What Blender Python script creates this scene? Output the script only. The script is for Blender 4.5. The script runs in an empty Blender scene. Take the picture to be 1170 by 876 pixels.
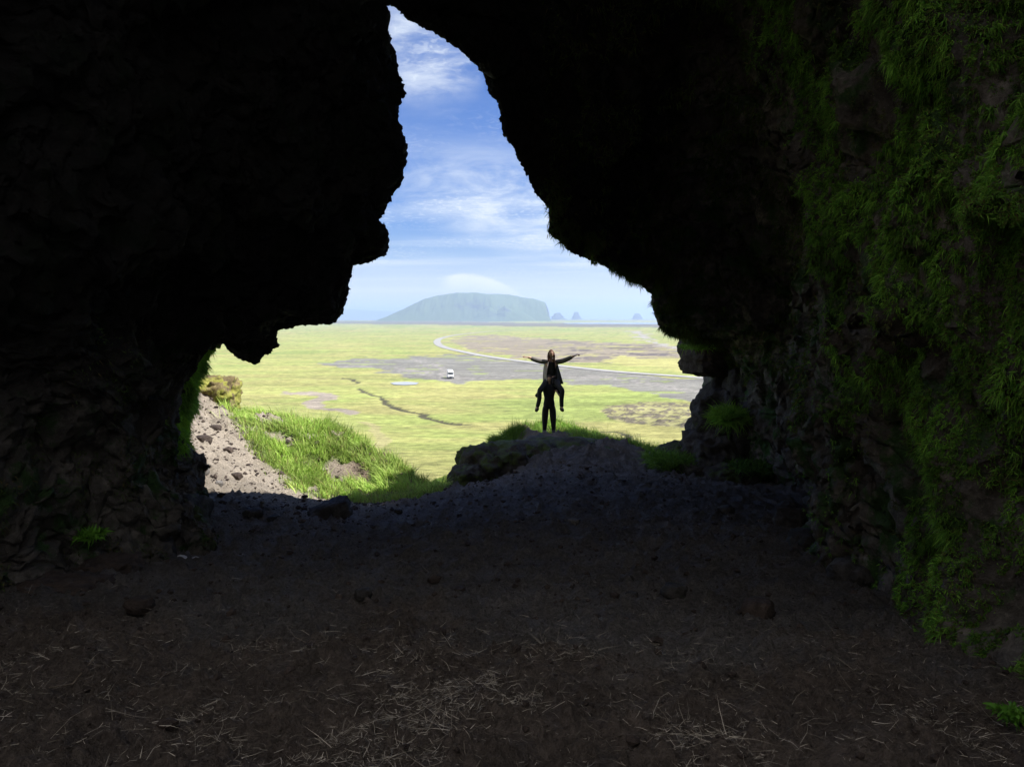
import bpy, bmesh, math, random
import numpy as np
from mathutils import Vector, Matrix
random.seed(7); rng = np.random.default_rng(7)
scene = bpy.context.scene
COL = scene.collection

# ------------------------------------------------------------------ camera
W0, H0, F = 1170.0, 876.0, 850.0
CAM = np.array([0.0, 0.0, 1.6]); HORIZ = 362.0
PITCH = math.atan((H0 / 2 - HORIZ) / F)
cd = bpy.data.cameras.new('camera'); cam = bpy.data.objects.new('camera', cd); COL.objects.link(cam)
cd.sensor_width = 36; cd.lens = F / W0 * 36; cd.clip_end = 100000; cd.clip_start = 0.05
cam.location = CAM; cam.rotation_euler = (math.radians(90) - PITCH, 0, 0)
scene.camera = cam

# ------------------------------------------------------------------ sun, sky, exposure
AZ, EL = math.radians(92), math.radians(50)
SUN = np.array([math.sin(AZ) * math.cos(EL), math.cos(AZ) * math.cos(EL), math.sin(EL)])
sl = bpy.data.lights.new('sun', 'SUN'); sl.energy = 4.0; sl.angle = math.radians(0.53); sl.color = (1, .955, .89)
so = bpy.data.objects.new('sun', sl); COL.objects.link(so)
so.rotation_euler = Vector(SUN).to_track_quat('Z', 'Y').to_euler(); so.location = (30, 0, 60)
scene.view_settings.view_transform = 'Standard'; scene.view_settings.look = 'None'
scene.view_settings.gamma = 1; scene.view_settings.use_curve_mapping = False
scene.view_settings.exposure = 1.3

def nd(nt, typ, ins=None, **kw):
    n = nt.nodes.new(typ)
    for k, v in kw.items(): setattr(n, k, v)
    for k, v in (ins or {}).items():
        if hasattr(v, 'is_output') or isinstance(v, bpy.types.NodeSocket): nt.links.new(v, n.inputs[k])
        else: n.inputs[k].default_value = v
    return n
def mth(nt, op, a, b=None, c=None, clamp=False):
    ins = {0: a}
    if b is not None: ins[1] = b
    if c is not None: ins[2] = c
    return nd(nt, 'ShaderNodeMath', ins, operation=op, use_clamp=clamp).outputs[0]
def mrange(nt, v, a, b, c=0.0, d=1.0, smooth=True):
    n = nd(nt, 'ShaderNodeMapRange', {0: v, 1: a, 2: b, 3: c, 4: d}, interpolation_type='SMOOTHSTEP' if smooth else 'LINEAR')
    return n.outputs[0]
def mixc(nt, f, a, b, mode='MIX'):
    n = nd(nt, 'ShaderNodeMix', data_type='RGBA', blend_type=mode)
    for i, v in ((0, f), (6, a), (7, b)):
        if isinstance(v, bpy.types.NodeSocket): nt.links.new(v, n.inputs[i])
        else: n.inputs[i].default_value = v if i == 0 else (*v[:3], 1)
    return n.outputs[2]

world = bpy.data.worlds.new('World'); scene.world = world; world.use_nodes = True
nt = world.node_tree; nt.nodes.clear()
sky = nd(nt, 'ShaderNodeTexSky', sky_type='NISHITA', sun_disc=False)
sky.sun_elevation = EL; sky.sun_rotation = AZ; sky.altitude = 50; sky.air_density = 1.0; sky.dust_density = 0.6; sky.ozone_density = 2.0
tc = nd(nt, 'ShaderNodeTexCoord').outputs['Generated']
sp = nd(nt, 'ShaderNodeSeparateXYZ', {0: tc}).outputs
zc = mth(nt, 'MAXIMUM', sp[2], 0.012)
U = mth(nt, 'DIVIDE', sp[0], mth(nt, 'MAXIMUM', sp[1], 0.05)); V = mth(nt, 'DIVIDE', sp[2], mth(nt, 'MAXIMUM', sp[1], 0.05))
px_ = mth(nt, 'DIVIDE', sp[0], mth(nt, 'ADD', zc, .06)); py_ = mth(nt, 'DIVIDE', sp[1], mth(nt, 'ADD', zc, .06))
cvec = nd(nt, 'ShaderNodeCombineXYZ', {0: px_, 1: py_, 2: 0.0}).outputs[0]
cm = nd(nt, 'ShaderNodeMapping', {0: cvec, 1: (3.1, 1.7, 0), 2: (0, 0, math.radians(-24)), 3: (.30, .95, 1)}).outputs[0]
n1 = nd(nt, 'ShaderNodeTexNoise', {'Vector': cm, 'Scale': 1.15, 'Detail': 9, 'Roughness': .6, 'Distortion': .45}).outputs[0]
n2 = nd(nt, 'ShaderNodeTexNoise', {'Vector': cvec, 'Scale': 19.0, 'Detail': 4, 'Roughness': .6, 'Distortion': .8}).outputs[0]
n3 = nd(nt, 'ShaderNodeTexNoise', {'Vector': cvec, 'Scale': 0.75, 'Detail': 2, 'Roughness': .5}).outputs[0]
cir = mrange(nt, n1, .44, .80)
mack = mth(nt, 'MULTIPLY', mrange(nt, n2, .48, .68), mrange(nt, n3, .42, .62))
low = mrange(nt, V, .03, .24, 1.0, 0.0)
c1 = mth(nt, 'ADD', mth(nt, 'MULTIPLY', cir, mth(nt, 'MULTIPLY_ADD', low, .55, .62)), mth(nt, 'MULTIPLY', mack, .75))
# a wisp high up and a broad streaky band, both placed by compass bearing and elevation
def blob(u0, v0, su, sv, rot=0.0):
    du = mth(nt, 'SUBTRACT', U, u0); dv = mth(nt, 'SUBTRACT', V, v0)
    a = mth(nt, 'MULTIPLY_ADD', du, math.cos(rot), mth(nt, 'MULTIPLY', dv, math.sin(rot)))
    b = mth(nt, 'MULTIPLY_ADD', dv, math.cos(rot), mth(nt, 'MULTIPLY', du, -math.sin(rot)))
    d = mth(nt, 'ADD', mth(nt, 'POWER', mth(nt, 'ABSOLUTE', mth(nt, 'DIVIDE', a, su)), 2.0), mth(nt, 'POWER', mth(nt, 'ABSOLUTE', mth(nt, 'DIVIDE', b, sv)), 2.0))
    return mrange(nt, d, 0.0, 1.0, 1.0, 0.0)
uv = nd(nt, 'ShaderNodeCombineXYZ', {0: U, 1: V, 2: 0.0}).outputs[0]
wn = nd(nt, 'ShaderNodeTexNoise', {'Vector': nd(nt, 'ShaderNodeMapping', {0: uv, 2: (0, 0, math.radians(20)), 3: (.45, 1.4, 1)}).outputs[0], 'Scale': 22.0, 'Detail': 8, 'Roughness': .62, 'Distortion': .5}).outputs[0]
wn2 = mrange(nt, wn, .30, .72)
wisp = mth(nt, 'MULTIPLY', blob(-.115, .345, .085, .10, .9), mth(nt, 'MULTIPLY_ADD', wn2, .75, .08))
band = mth(nt, 'MULTIPLY', blob(.02, .145, .22, .075, -.22), mth(nt, 'MULTIPLY_ADD', wn2, .9, .05))
hor = mrange(nt, V, 0.0, .14, .72, 0.0)
cl = mth(nt, 'ADD', mth(nt, 'ADD', mth(nt, 'MULTIPLY', c1, .50), wisp), mth(nt, 'ADD', band, hor), clamp=True)
skyc = mixc(nt, 1.0, sky.outputs[0], (.25, .50, 1.0), 'MULTIPLY')
col = mixc(nt, cl, skyc, (6.2, 6.75, 7.5))
col = mixc(nt, mrange(nt, V, .0, .085, .75, 0.0), col, (7.9, 8.1, 8.5))
# bright overcast added out of view behind the camera to light the cave
back = mth(nt, 'MULTIPLY', mrange(nt, sp[1], .25, -.25), mth(nt, 'MULTIPLY_ADD', n1, .9, .35), clamp=True)
col = mixc(nt, back, col, (7.6, 7.3, 7.0))
# cap cloud resting over the headland
top = mth(nt, 'MULTIPLY_ADD', mth(nt, 'POWER', mth(nt, 'ABSOLUTE', mth(nt, 'DIVIDE', mth(nt, 'ADD', U, .062), .115)), 1.7), -.058, .060)
wob = mth(nt, 'MULTIPLY', mth(nt, 'SUBTRACT', wn, .5), .012)
dt = mth(nt, 'SUBTRACT', mth(nt, 'ADD', top, wob), V)
cap = mth(nt, 'MULTIPLY', mrange(nt, dt, -.001, .0045), mrange(nt, dt, .006, .036, 1.0, .0))
cap = mth(nt, 'MULTIPLY', cap, mth(nt, 'MULTIPLY', mrange(nt, U, -.10, -.075), mrange(nt, U, .015, .05, 1.0, 0.0)))
cap = mth(nt, 'MULTIPLY', cap, mth(nt, 'MULTIPLY_ADD', wn2, .35, .7), clamp=True)
col = mixc(nt, cap, col, (8.4, 8.5, 8.8))
bg = nd(nt, 'ShaderNodeBackground', {0: col, 1: .056})
nt.links.new(bg.outputs[0], nd(nt, 'ShaderNodeOutputWorld').inputs[0])
world.cycles.sampling_method = 'MANUAL'; world.cycles.sample_map_resolution = 1024
cy = scene.cycles
cy.max_bounces = 8; cy.diffuse_bounces = 5; cy.glossy_bounces = 2; cy.transmission_bounces = 4; cy.volume_bounces = 1
cy.transparent_max_bounces = 6; cy.use_denoising = True; cy.sample_clamp_indirect = 6; cy.caustics_reflective = False; cy.caustics_refractive = False

# ------------------------------------------------------------------ helpers
cp, sp_ = math.cos(PITCH), math.sin(PITCH)
def P(px, py, y):
    """world point seen at photo pixel px,py standing y metres ahead of the camera"""
    u, v = (px - W0 / 2) / F, (py - H0 / 2) / F
    d = np.array([u, cp - v * sp_, -sp_ - v * cp]); return CAM + d * (y / d[1])
def toplain(px, py, z):
    u, v = (px - W0 / 2) / F, (py - H0 / 2) / F
    d = np.array([u, cp - v * sp_, -sp_ - v * cp]); return CAM + d * ((z - CAM[2]) / d[2])
def project(p):
    q = p - CAM; dep = q[:, 1] * cp - q[:, 2] * sp_; up = q[:, 1] * sp_ + q[:, 2] * cp
    dep = np.where(dep < .05, .05, dep)
    return W0 / 2 + F * q[:, 0] / dep, H0 / 2 - F * up / dep
M32 = np.uint32
def _h(x, y, z, s):
    with np.errstate(over='ignore'):
        h = x.astype(M32) * M32(374761393) + y.astype(M32) * M32(668265263) + z.astype(M32) * M32(2147483647 - 1234567) + M32(s * 97531 + 13)
        h ^= h >> M32(13); h *= M32(1274126177); h ^= h >> M32(16); h *= M32(2246822519); h ^= h >> M32(15)
    return h
def gnoise(p, s=0):
    p = np.asarray(p, float); i = np.floor(p).astype(np.int64); f = p - i
    w = f * f * f * (f * (f * 6 - 15) + 10); r = np.zeros(len(p))
    for dx in (0, 1):
        for dy in (0, 1):
            for dz in (0, 1):
                h = _h(i[:, 0] + dx, i[:, 1] + dy, i[:, 2] + dz, s)
                gx = (h & M32(1023)) / 511.5 - 1; gy = ((h >> M32(10)) & M32(1023)) / 511.5 - 1; gz = ((h >> M32(20)) & M32(1023)) / 511.5 - 1
                ww = (w[:, 0] if dx else 1 - w[:, 0]) * (w[:, 1] if dy else 1 - w[:, 1]) * (w[:, 2] if dz else 1 - w[:, 2])
                r += ww * (gx * (f[:, 0] - dx) + gy * (f[:, 1] - dy) + gz * (f[:, 2] - dz))
    return r * 1.25
def fbm(p, o=4, s=0, g=.5, ridge=False):
    r = 0; a = 1; t = 0; p = np.asarray(p, float)
    for k in range(o):
        n = gnoise(p * 2.03 ** k + k * 7.3, s + k)
        if ridge: n = 1 - 2 * np.abs(n) * 1.6
        r = r + n * a; t += a; a *= g
    return r / t
def p2(x, y, fx=1.0, fy=None): return np.stack([x * fx, y * (fx if fy is None else fy), np.zeros_like(x)], 1)
def sm(x, a, b):
    t = np.clip((x - a) / (b - a), 0, 1); return t * t * (3 - 2 * t)

def arrmesh(name, V_, faces, mat, attr=None, smooth=True):
    """V_ (N,3); faces (M,3) or (M,4) index array"""
    me = bpy.data.meshes.new(name); faces = np.asarray(faces, np.int32); k = faces.shape[1]
    me.vertices.add(len(V_)); me.vertices.foreach_set('co', np.asarray(V_, np.float32).ravel())
    me.loops.add(faces.size); me.loops.foreach_set('vertex_index', faces.ravel())
    me.polygons.add(len(faces)); me.polygons.foreach_set('loop_start', np.arange(0, faces.size, k, dtype=np.int32))
    me.polygons.foreach_set('use_smooth', np.full(len(faces), smooth))
    me.update(calc_edges=True)
    if attr is not None:
        a = me.color_attributes.new('col', 'FLOAT_COLOR', 'POINT')
        c = np.ones((len(V_), 4), np.float32); c[:, :attr.shape[1]] = attr; a.data.foreach_set('color', c.ravel())
    if mat: me.materials.append(mat)
    return me
def link(name, me, parent=None):
    o = bpy.data.objects.new(name, me); COL.objects.link(o)
    if parent: o.parent = parent
    return o
def tag(o, label=None, cat=None, group=None, kind=None):
    if label: o['label'] = label
    if cat: o['category'] = cat
    if group: o['group'] = group
    if kind: o['kind'] = kind
    return o
def grid_faces(R, C_):
    i = np.arange(R - 1)[:, None] * C_ + np.arange(C_ - 1)[None, :]
    i = i.ravel(); return np.stack([i, i + 1, i + 1 + C_, i + C_], 1)

def mat(name, build, rough=.9, spec=.25, bump=None):
    m = bpy.data.materials.new(name); m.use_nodes = True; t = m.node_tree; t.nodes.clear()
    b = nd(t, 'ShaderNodeBsdfPrincipled'); b.inputs['Roughness'].default_value = rough
    b.inputs['Specular IOR Level'].default_value = spec
    out = nd(t, 'ShaderNodeOutputMaterial'); t.links.new(b.outputs[0], out.inputs[0])
    build(t, b); return m
def objco(t): return nd(t, 'ShaderNodeTexCoord').outputs['Object']
def noise(t, sc, det=6, rough=.6, vec=None, dist=0.0):
    return nd(t, 'ShaderNodeTexNoise', {'Vector': vec if vec is not None else objco(t), 'Scale': sc, 'Detail': det, 'Roughness': rough, 'Distortion': dist}).outputs[0]
def bumpn(t, b, h, strength=.6, dist=.03):
    t.links.new(nd(t, 'ShaderNodeBump', {'Strength': strength, 'Distance': dist, 'Height': h}).outputs[0], b.inputs['Normal'])
def simple(name, c, rough=.7, var=.2, sc=20, spec=.3, metal=0.0):
    def f(t, b):
        n = noise(t, sc, 4)
        t.links.new(mixc(t, mrange(t, n, .3, .7), [x * (1 - var) for x in c], [min(1, x * (1 + var)) for x in c]), b.inputs['Base Color'])
        b.inputs['Metallic'].default_value = metal
    return mat(name, f, rough, spec)

def rockmat(name, dark, lite, mossc=None, mosslo=.55, bs=1.0, black=None):
    def f(t, b):
        g = nd(t, 'ShaderNodeNewGeometry').outputs
        v = g['Position']
        a = noise(t, 1.3, 8, .65, v); c = noise(t, 9, 8, .7, v); d = noise(t, 45, 5, .7, v)
        col = mixc(t, mrange(t, a, .35, .68), dark, lite)
        col = mixc(t, mrange(t, c, .3, .75), [x * .6 for x in dark], col)
        col = mixc(t, mrange(t, d, .55, .8, 0, .5), col, [x * 1.7 for x in lite])
        if mossc:
            mm = noise(t, 2.1, 7, .7, v)
            col = mixc(t, mrange(t, mm, mosslo, mosslo + .09), col, mixc(t, mrange(t, d, .3, .7), [x * .5 for x in mossc], mossc))
        if black:    # shade painted in: overhead and left rock darkened to stay black under rear skylight
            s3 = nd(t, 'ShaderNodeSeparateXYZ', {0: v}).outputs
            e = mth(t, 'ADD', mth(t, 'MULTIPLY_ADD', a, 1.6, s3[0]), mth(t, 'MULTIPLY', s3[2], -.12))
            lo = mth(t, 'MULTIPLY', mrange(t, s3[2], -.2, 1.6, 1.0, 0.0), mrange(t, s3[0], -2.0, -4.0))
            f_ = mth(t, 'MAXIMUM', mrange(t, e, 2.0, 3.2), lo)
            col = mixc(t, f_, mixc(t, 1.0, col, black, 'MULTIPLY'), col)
        t.links.new(col, b.inputs['Base Color'])
        vo = nd(t, 'ShaderNodeTexVoronoi', {'Vector': v, 'Scale': 7.0}, feature='F1').outputs[0]
        h = mth(t, 'ADD', mth(t, 'MULTIPLY', c, 1.0), mth(t, 'ADD', mth(t, 'MULTIPLY', d, .35), mth(t, 'MULTIPLY', vo, .4)))
        bumpn(t, b, h, .9 * bs, .06)
    return mat(name, f, .85, .3)
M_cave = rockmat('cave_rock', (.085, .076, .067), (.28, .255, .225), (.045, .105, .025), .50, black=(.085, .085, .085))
M_rock = rockmat('basalt_rock', (.05, .046, .043), (.12, .113, .106), (.06, .09, .02), .62)
M_mossrock = rockmat('mossy_rock', (.04, .036, .03), (.09, .08, .065), (.07, .10, .022), .47)
M_brownrock = rockmat('brown_rock', (.06, .045, .038), (.14, .105, .085))
M_palerock = rockmat('pale_rock', (.18, .17, .16), (.34, .32, .30), None)
M_yellowrock = rockmat('yellow_moss_rock', (.16, .12, .06), (.32, .26, .11), (.34, .34, .07), .46)

def bladesmat(name, transl=.35, rough=.6):
    m = bpy.data.materials.new(name); m.use_nodes = True; t = m.node_tree; t.nodes.clear()
    a = nd(t, 'ShaderNodeVertexColor', layer_name='col').outputs[0]
    b = nd(t, 'ShaderNodeBsdfPrincipled', {'Base Color': a, 'Roughness': rough, 'Specular IOR Level': .2})
    tr = nd(t, 'ShaderNodeBsdfTranslucent', {'Color': a})
    mx = nd(t, 'ShaderNodeMixShader', {0: transl, 1: b.outputs[0], 2: tr.outputs[0]})
    t.links.new(mx.outputs[0], nd(t, 'ShaderNodeOutputMaterial').inputs[0]); return m
M_blade = bladesmat('grass_blades'); M_moss = bladesmat('moss_fronds', .3); M_straw = bladesmat('dry_straw', .05, .5)

# ------------------------------------------------------------------ terrain
ZP = -18.4
ctrl = [(0, -8, .5), (-3, -8, .5), (3, -8, .5), (0, 0, .1), (-4, 0, .2), (3, 0, .15), (0, 2.65, 0), (-2.5, 3, .05), (2.2, 3, 0),
        (-10, 26, -5), (-6, 25, -5.5), (-3, 23, -5.6), (-2.0, 20, -4.8), (-1.9, 17.5, -3.9),
        (1.1, 22.5, -1.97), (0, 22, -2.05), (.4, 26, -2.3), (1.5, 19, -1.75), (2.5, 22, -2.15), (-.6, 27, -3.0), (1, 30, -4.0), (4, 28, -3.8),
        (7, 26, -3.4), (10, 24, -2.8), (-1.9, 24, -5.0), (.3, 17, -1.75),
        (-14, 20, -.2), (-25, 18, 2), (-30, 30, -5), (15, 22, -2), (30, 22, 0), (30, 35, -7),
        (0, 40, -10), (-12, 40, -11), (15, 38, -9), (30, 55, -15.5), (0, 55, -15.5), (-30, 55, -15.5), (-30, 42, -10), (0, 70, -18.6), (-30, 70, -18.6), (30, 70, -18.6)]
for q in [(585, 700, 4.9), (585, 600, 8.4), (585, 562, 11.4), (650, 531, 14.7), (750, 541, 14.5), (1080, 720, 4.6), (1000, 680, 5.7), (940, 625, 7.8),
          (900, 575, 11.2), (0, 690, 4.8), (140, 645, 6.2), (235, 628, 7.3), (212, 556, 11.3), (351, 592, 10), (403, 584, 11), (457, 578, 12), (515, 558, 14),
          (590, 545, 15), (700, 526, 16.5), (450, 593, 10.3), (300, 585, 9.6), (260, 571, 10.4), (230, 602, 8.4),
          (215, 500, 14), (230, 470, 16.5), (245, 448, 18.5), (300, 540, 14), (340, 572, 12.2), (400, 578, 13), (440, 577, 14),
          (280, 500, 16), (320, 486, 18.5), (266, 470, 18.5), (360, 503, 18.5), (405, 507, 18), (430, 526, 17.5), (470, 548, 17), (492, 563, 15.6),
          (380, 540, 15.5), (420, 564, 15), (700, 508, 24), (750, 520, 22), (765, 527, 19)]:
    ctrl.append(tuple(P(*q)))
CT = np.array(ctrl, float)
def tps(r2): return np.where(r2 > 1e-9, .5 * r2 * np.log(np.maximum(r2, 1e-9)), 0)
def fit():
    n = len(CT); A = np.zeros((n + 3, n + 3)); d = ((CT[:, None, :2] - CT[None, :, :2]) ** 2).sum(2)
    A[:n, :n] = tps(d) + np.eye(n) * .02; A[:n, n] = 1; A[:n, n + 1:] = CT[:, :2]; A[n:, :n] = A[:n, n:].T
    return np.linalg.solve(A, np.r_[CT[:, 2], 0, 0, 0])
WT = fit()
def hbase(x, y):
    r = WT[-3] + WT[-2] * x + WT[-1] * y
    for c, w in zip(CT, WT): r = r + w * tps((x - c[0]) ** 2 + (y - c[1]) ** 2)
    return r
def height(x, y, detail=True):
    x = np.asarray(x, float); y = np.asarray(y, float); h = np.full(x.shape, ZP)
    m = (y < 75) & (np.abs(x) < 60)
    xc, yc = np.clip(x[m], -30, 30), np.clip(y[m], -8, 70)
    k = np.maximum(sm(yc, 50, 70), 0); h[m] = hbase(xc, yc) * (1 - k) + ZP * k
    far = sm(np.abs(x), 30, 60) * sm(y, 25, 50); h = h * (1 - far) + ZP * far
    if detail:
        n = y < 95; xn, yn = x[n], y[n]
        ins = 1 - sm(yn, 60, 90)
        out = sm(yn, 13, 18)
        h[n] += ins * (fbm(p2(xn, yn, .8), 3, 3) * (.10 + .22 * out) + fbm(p2(xn, yn, 3.2), 4, 5, .6) * (.12 + .15 * out) + np.maximum(0, fbm(p2(xn, yn, 7, 9), 4, 9, .62) - .02) * (.22 + .14 * out) + np.maximum(0, fbm(p2(xn, yn, 17, 21), 2, 12, .6) - .10) * .05)
        # trampled hollows
        h[n] -= ins * .035 * np.maximum(0, gnoise(p2(xn, yn, 2.6, 3.4), 21) - .12) * (1 - out)
    pm = y > 70
    if pm.any(): h[pm] += fbm(p2(x[pm], y[pm], .03), 3, 40) * .12 * sm(y[pm], 80, 120) * (1 - sm(y[pm], 1500, 3000))
    return h

# rows and columns thin out with distance so the one sheet reaches the coast
ys = [-12, -9, -6, -4, -2, -1, 0, .6, 1.1]
y = 1.4
while y < 32: ys.append(y); y += .0062 * max(y, 3.2)
while y < 88: ys.append(y); y *= 1.011
s_ = 20 / y
while s_ > .0018: ys.append(20 / s_); s_ -= .75 / F
ys += [12500, 14000]
ys = np.array(ys)
us = np.concatenate([-np.geomspace(40, .78, 22), np.arange(-.75, .7501, .0032), np.geomspace(.78, 40, 22)])
YY, UU = np.meshgrid(ys, us, indexing='ij')
wv = np.maximum(YY, 3.0); XX = UU * wv
XX = np.clip(XX, -13500, 13500)
gx, gy = XX.ravel(), YY.ravel(); gz = height(gx, gy)

def inpoly(x, y, poly):
    r = np.zeros(x.shape, bool); n = len(poly)
    for i in range(n):
        (x1, y1), (x2, y2) = poly[i], poly[(i + 1) % n]
        c = ((y1 > y) != (y2 > y)); r ^= c & (x < (x2 - x1) * (y - y1) / ((y2 - y1) if y2 != y1 else 1e-9) + x1)
    return r
def segdist(x, y, pts):
    d = np.full(x.shape, 1e9)
    for (a, b) in zip(pts[:-1], pts[1:]):
        ax, ay = a; bx, by = b; vx, vy = bx - ax, by - ay; L = vx * vx + vy * vy
        t = np.clip(((x - ax) * vx + (y - ay) * vy) / L, 0, 1); d = np.minimum(d, np.hypot(x - ax - t * vx, y - ay - t * vy))
    return d
def plainpoly(pix, z=ZP): return [tuple(toplain(a, b, z)[:2]) for a, b in pix]
# masks in world space (outlines of the gravel flats, tracks and scrub on the plain), with ragged borders
wig = fbm(p2(gx, gy, .045), 4, 60) ; wig2 = fbm(p2(gx, gy, .045), 4, 66)
dj = 1 + np.clip(gy - 60, 0, 500) * .05
wx, wy = gx + wig * dj * 1.2, gy + wig2 * dj * 3.5
pmask = gy > 60
C_soil = np.array([.178, .165, .155]); C_path = np.array([.46, .40, .325]); C_red = np.array([.22, .145, .105])
C_g1 = np.array([.135, .235, .036]); C_g2 = np.array([.365, .352, .13]); C_g3 = np.array([.28, .34, .095])
gravel = plainpoly([(376, 413), (405, 409), (450, 411), (480, 407), (530, 406), (600, 413), (660, 420), (720, 427), (800, 434), (830, 440), (830, 466), (790, 459), (740, 451), (690, 441), (640, 435), (590, 434), (540, 436), (492, 433), (462, 430), (436, 423), (400, 420)])
scrub = plainpoly([(512, 391), (530, 384), (560, 382), (610, 386), (680, 390), (760, 394), (800, 399), (860, 402), (860, 424), (760, 417), (690, 414), (630, 414), (570, 405), (530, 399)])
olive = plainpoly([(690, 413), (720, 408), (790, 410), (840, 414), (840, 422), (780, 421), (720, 418)])
lava = plainpoly([(688, 468), (720, 465), (770, 463), (830, 466), (830, 498), (780, 490), (740, 486), (710, 478)])
farbrown = plainpoly([(300, 366.5), (500, 366.5), (600, 369), (800, 370), (900, 371), (900, 374.5), (740, 374), (600, 373), (500, 371), (300, 369)])
track1 = plainpoly([(325, 445), (352, 444.5), (370, 450), (390, 461), (405, 472), (392, 473), (368, 462), (350, 452)])
track2 = plainpoly([(728, 378), (737, 386), (748, 392), (790, 401), (860, 410)])
foot = plainpoly([(415, 480), (424, 500), (430, 520)])
stream = plainpoly([(386, 433), (400, 434), (411, 437)]); stream2 = plainpoly([(410, 443), (413, 449), (424, 453), (441, 461), (472, 470), (503, 476), (526, 482), (545, 484)])
stream3 = plainpoly([(660, 489), (677, 492), (700, 492.5), (716, 498), (722, 506), (716, 512)])
col_ = np.zeros((len(gx), 3))
k = sm(fbm(p2(gx, gy, .02, .05), 5, 70, .6), -.18, .22)[:, None]; k2 = sm(fbm(p2(gx, gy, .3, .8), 3, 75), -.2, .3)[:, None]; k3 = sm(fbm(p2(gx, gy, .006, .02), 4, 79), -.1, .2)[:, None]
gcol = C_g3 * (1 - k) + C_g2 * k; gcol = gcol * (1 - .22 * k2) ; gcol = gcol * (1 - .35 * k3) + C_g2 * .35 * k3
col_[:] = gcol
nearp = sm(gy, 70, 150)[:, None]; col_[:] = (gcol * .85) * (1 - nearp) + gcol * nearp
C_grav = np.array([.205, .20, .178]); C_scr = np.array([.255, .22, .16])
def mixm(c, m): col_[m] = c if np.ndim(c) == 1 else c[m]
fn = fbm(p2(gx, gy, .09, .25), 4, 81)[:, None]; fs = fbm(p2(gx, gy, .035, .10), 4, 85, .7)
mixm(np.clip(C_grav * (1 + .35 * fn), 0, 1), pmask & inpoly(wx, wy, gravel))
mixm(np.clip(C_scr * (1 + .4 * fn), 0, 1), pmask & inpoly(wx, wy, scrub))
m = pmask & inpoly(wx, wy, scrub) & (fs > .10) & (gx > 25); mixm(np.array([.13, .11, .10]), m)
m = pmask & inpoly(wx, wy, scrub) & (fs < -.16); mixm(np.clip(C_g2 * .9 * (1 + .3 * fn), 0, 1), m)
m = pmask & inpoly(wx, wy, gravel) & ((fs < -.20) | (wig > .34)); mixm(np.clip(C_g3 * .75 * (1 + .4 * fn) + .04, 0, 1), m)
for pl in (plainpoly([(395, 417), (450, 421), (514, 433), (560, 431), (620, 428), (700, 433), (800, 446)]), plainpoly([(470, 409), (500, 420), (514, 431)])):
    dd = segdist(wx, wy, pl); mixm(np.array([.27, .255, .235]), pmask & (np.abs(dd - 1.4) < .8))
mixm(np.clip(C_g2 * (1 + .3 * fn), 0, 1), pmask & inpoly(wx, wy, olive))
mixm(np.array([.17, .15, .11]) * (1 + .4 * fn), pmask & inpoly(gx, gy, farbrown))
m = pmask & inpoly(wx, wy, track1); mixm(np.clip(np.array([.31, .27, .22]) * (1 + .3 * fn), 0, 1), m)
hum = fbm(p2(gx, gy, .42, .30), 3, 90, .6)
ml = pmask & inpoly(wx, wy, lava); mixm(np.array([.16, .14, .10]), ml & (hum > .0)); mixm(np.array([.33, .32, .14]), ml & (hum <= .0)); gz[ml] += np.maximum(0, hum[ml]) * 1.6
for pl, wd, c in ((track2, 4.5, (.34, .32, .29)), (foot, 1.2, (.33, .31, .14))):
    d = segdist(wx, wy, pl); mixm(np.array(c), pmask & (d < wd))
for pl in (stream, stream2, stream3):
    d = segdist(gx + wig * 9, gy + wig2 * 14, pl); bank = pmask & (d < .85 * (1 + wig * 2.2)); mixm(np.array([.085, .08, .045]), bank & (hum + wig > -.7)); mixm(np.array([.34, .33, .28]), bank & (hum + wig < -.8)); gz -= pmask * .22 * (1 - sm(d, .4, 1.8))
# near ground
near = gy < 75
mossn = fbm(p2(gx, gy, 1.3), 4, 100, .6)
wet = sm(gy, 7, 12) * (1 - sm(gx, -2.6, -1.6)) ; soil = C_soil * (1 - wet)[:, None] + C_path * .62 * wet[:, None]
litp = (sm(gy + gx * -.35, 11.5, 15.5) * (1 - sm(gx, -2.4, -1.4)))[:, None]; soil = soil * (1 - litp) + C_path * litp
redd = sm(gx + .35 * gy, 1.2, 2.6)[:, None] * np.maximum(sm(gy, 22.8, 23.4) * (1 - sm(np.abs(gx - .5), .8, 1.3)), sm(gy, 12.2, 13.2) * (1 - sm(gx, -2.2, -1.4)))[:, None]; soil = soil * (1 - redd * .7) + C_red * redd * .7
brn = (sm(4.6 - gy + fbm(p2(gx, gy, .9), 3, 107) * 2.5 - gx * .25, 0, 1.2))[:, None]; soil = soil * (1 - brn) + soil * np.array([.97, .86, .77]) * brn
soil = soil * (1 + .6 * fbm(p2(gx, gy, 2.2), 5, 105, .65)[:, None])
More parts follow.
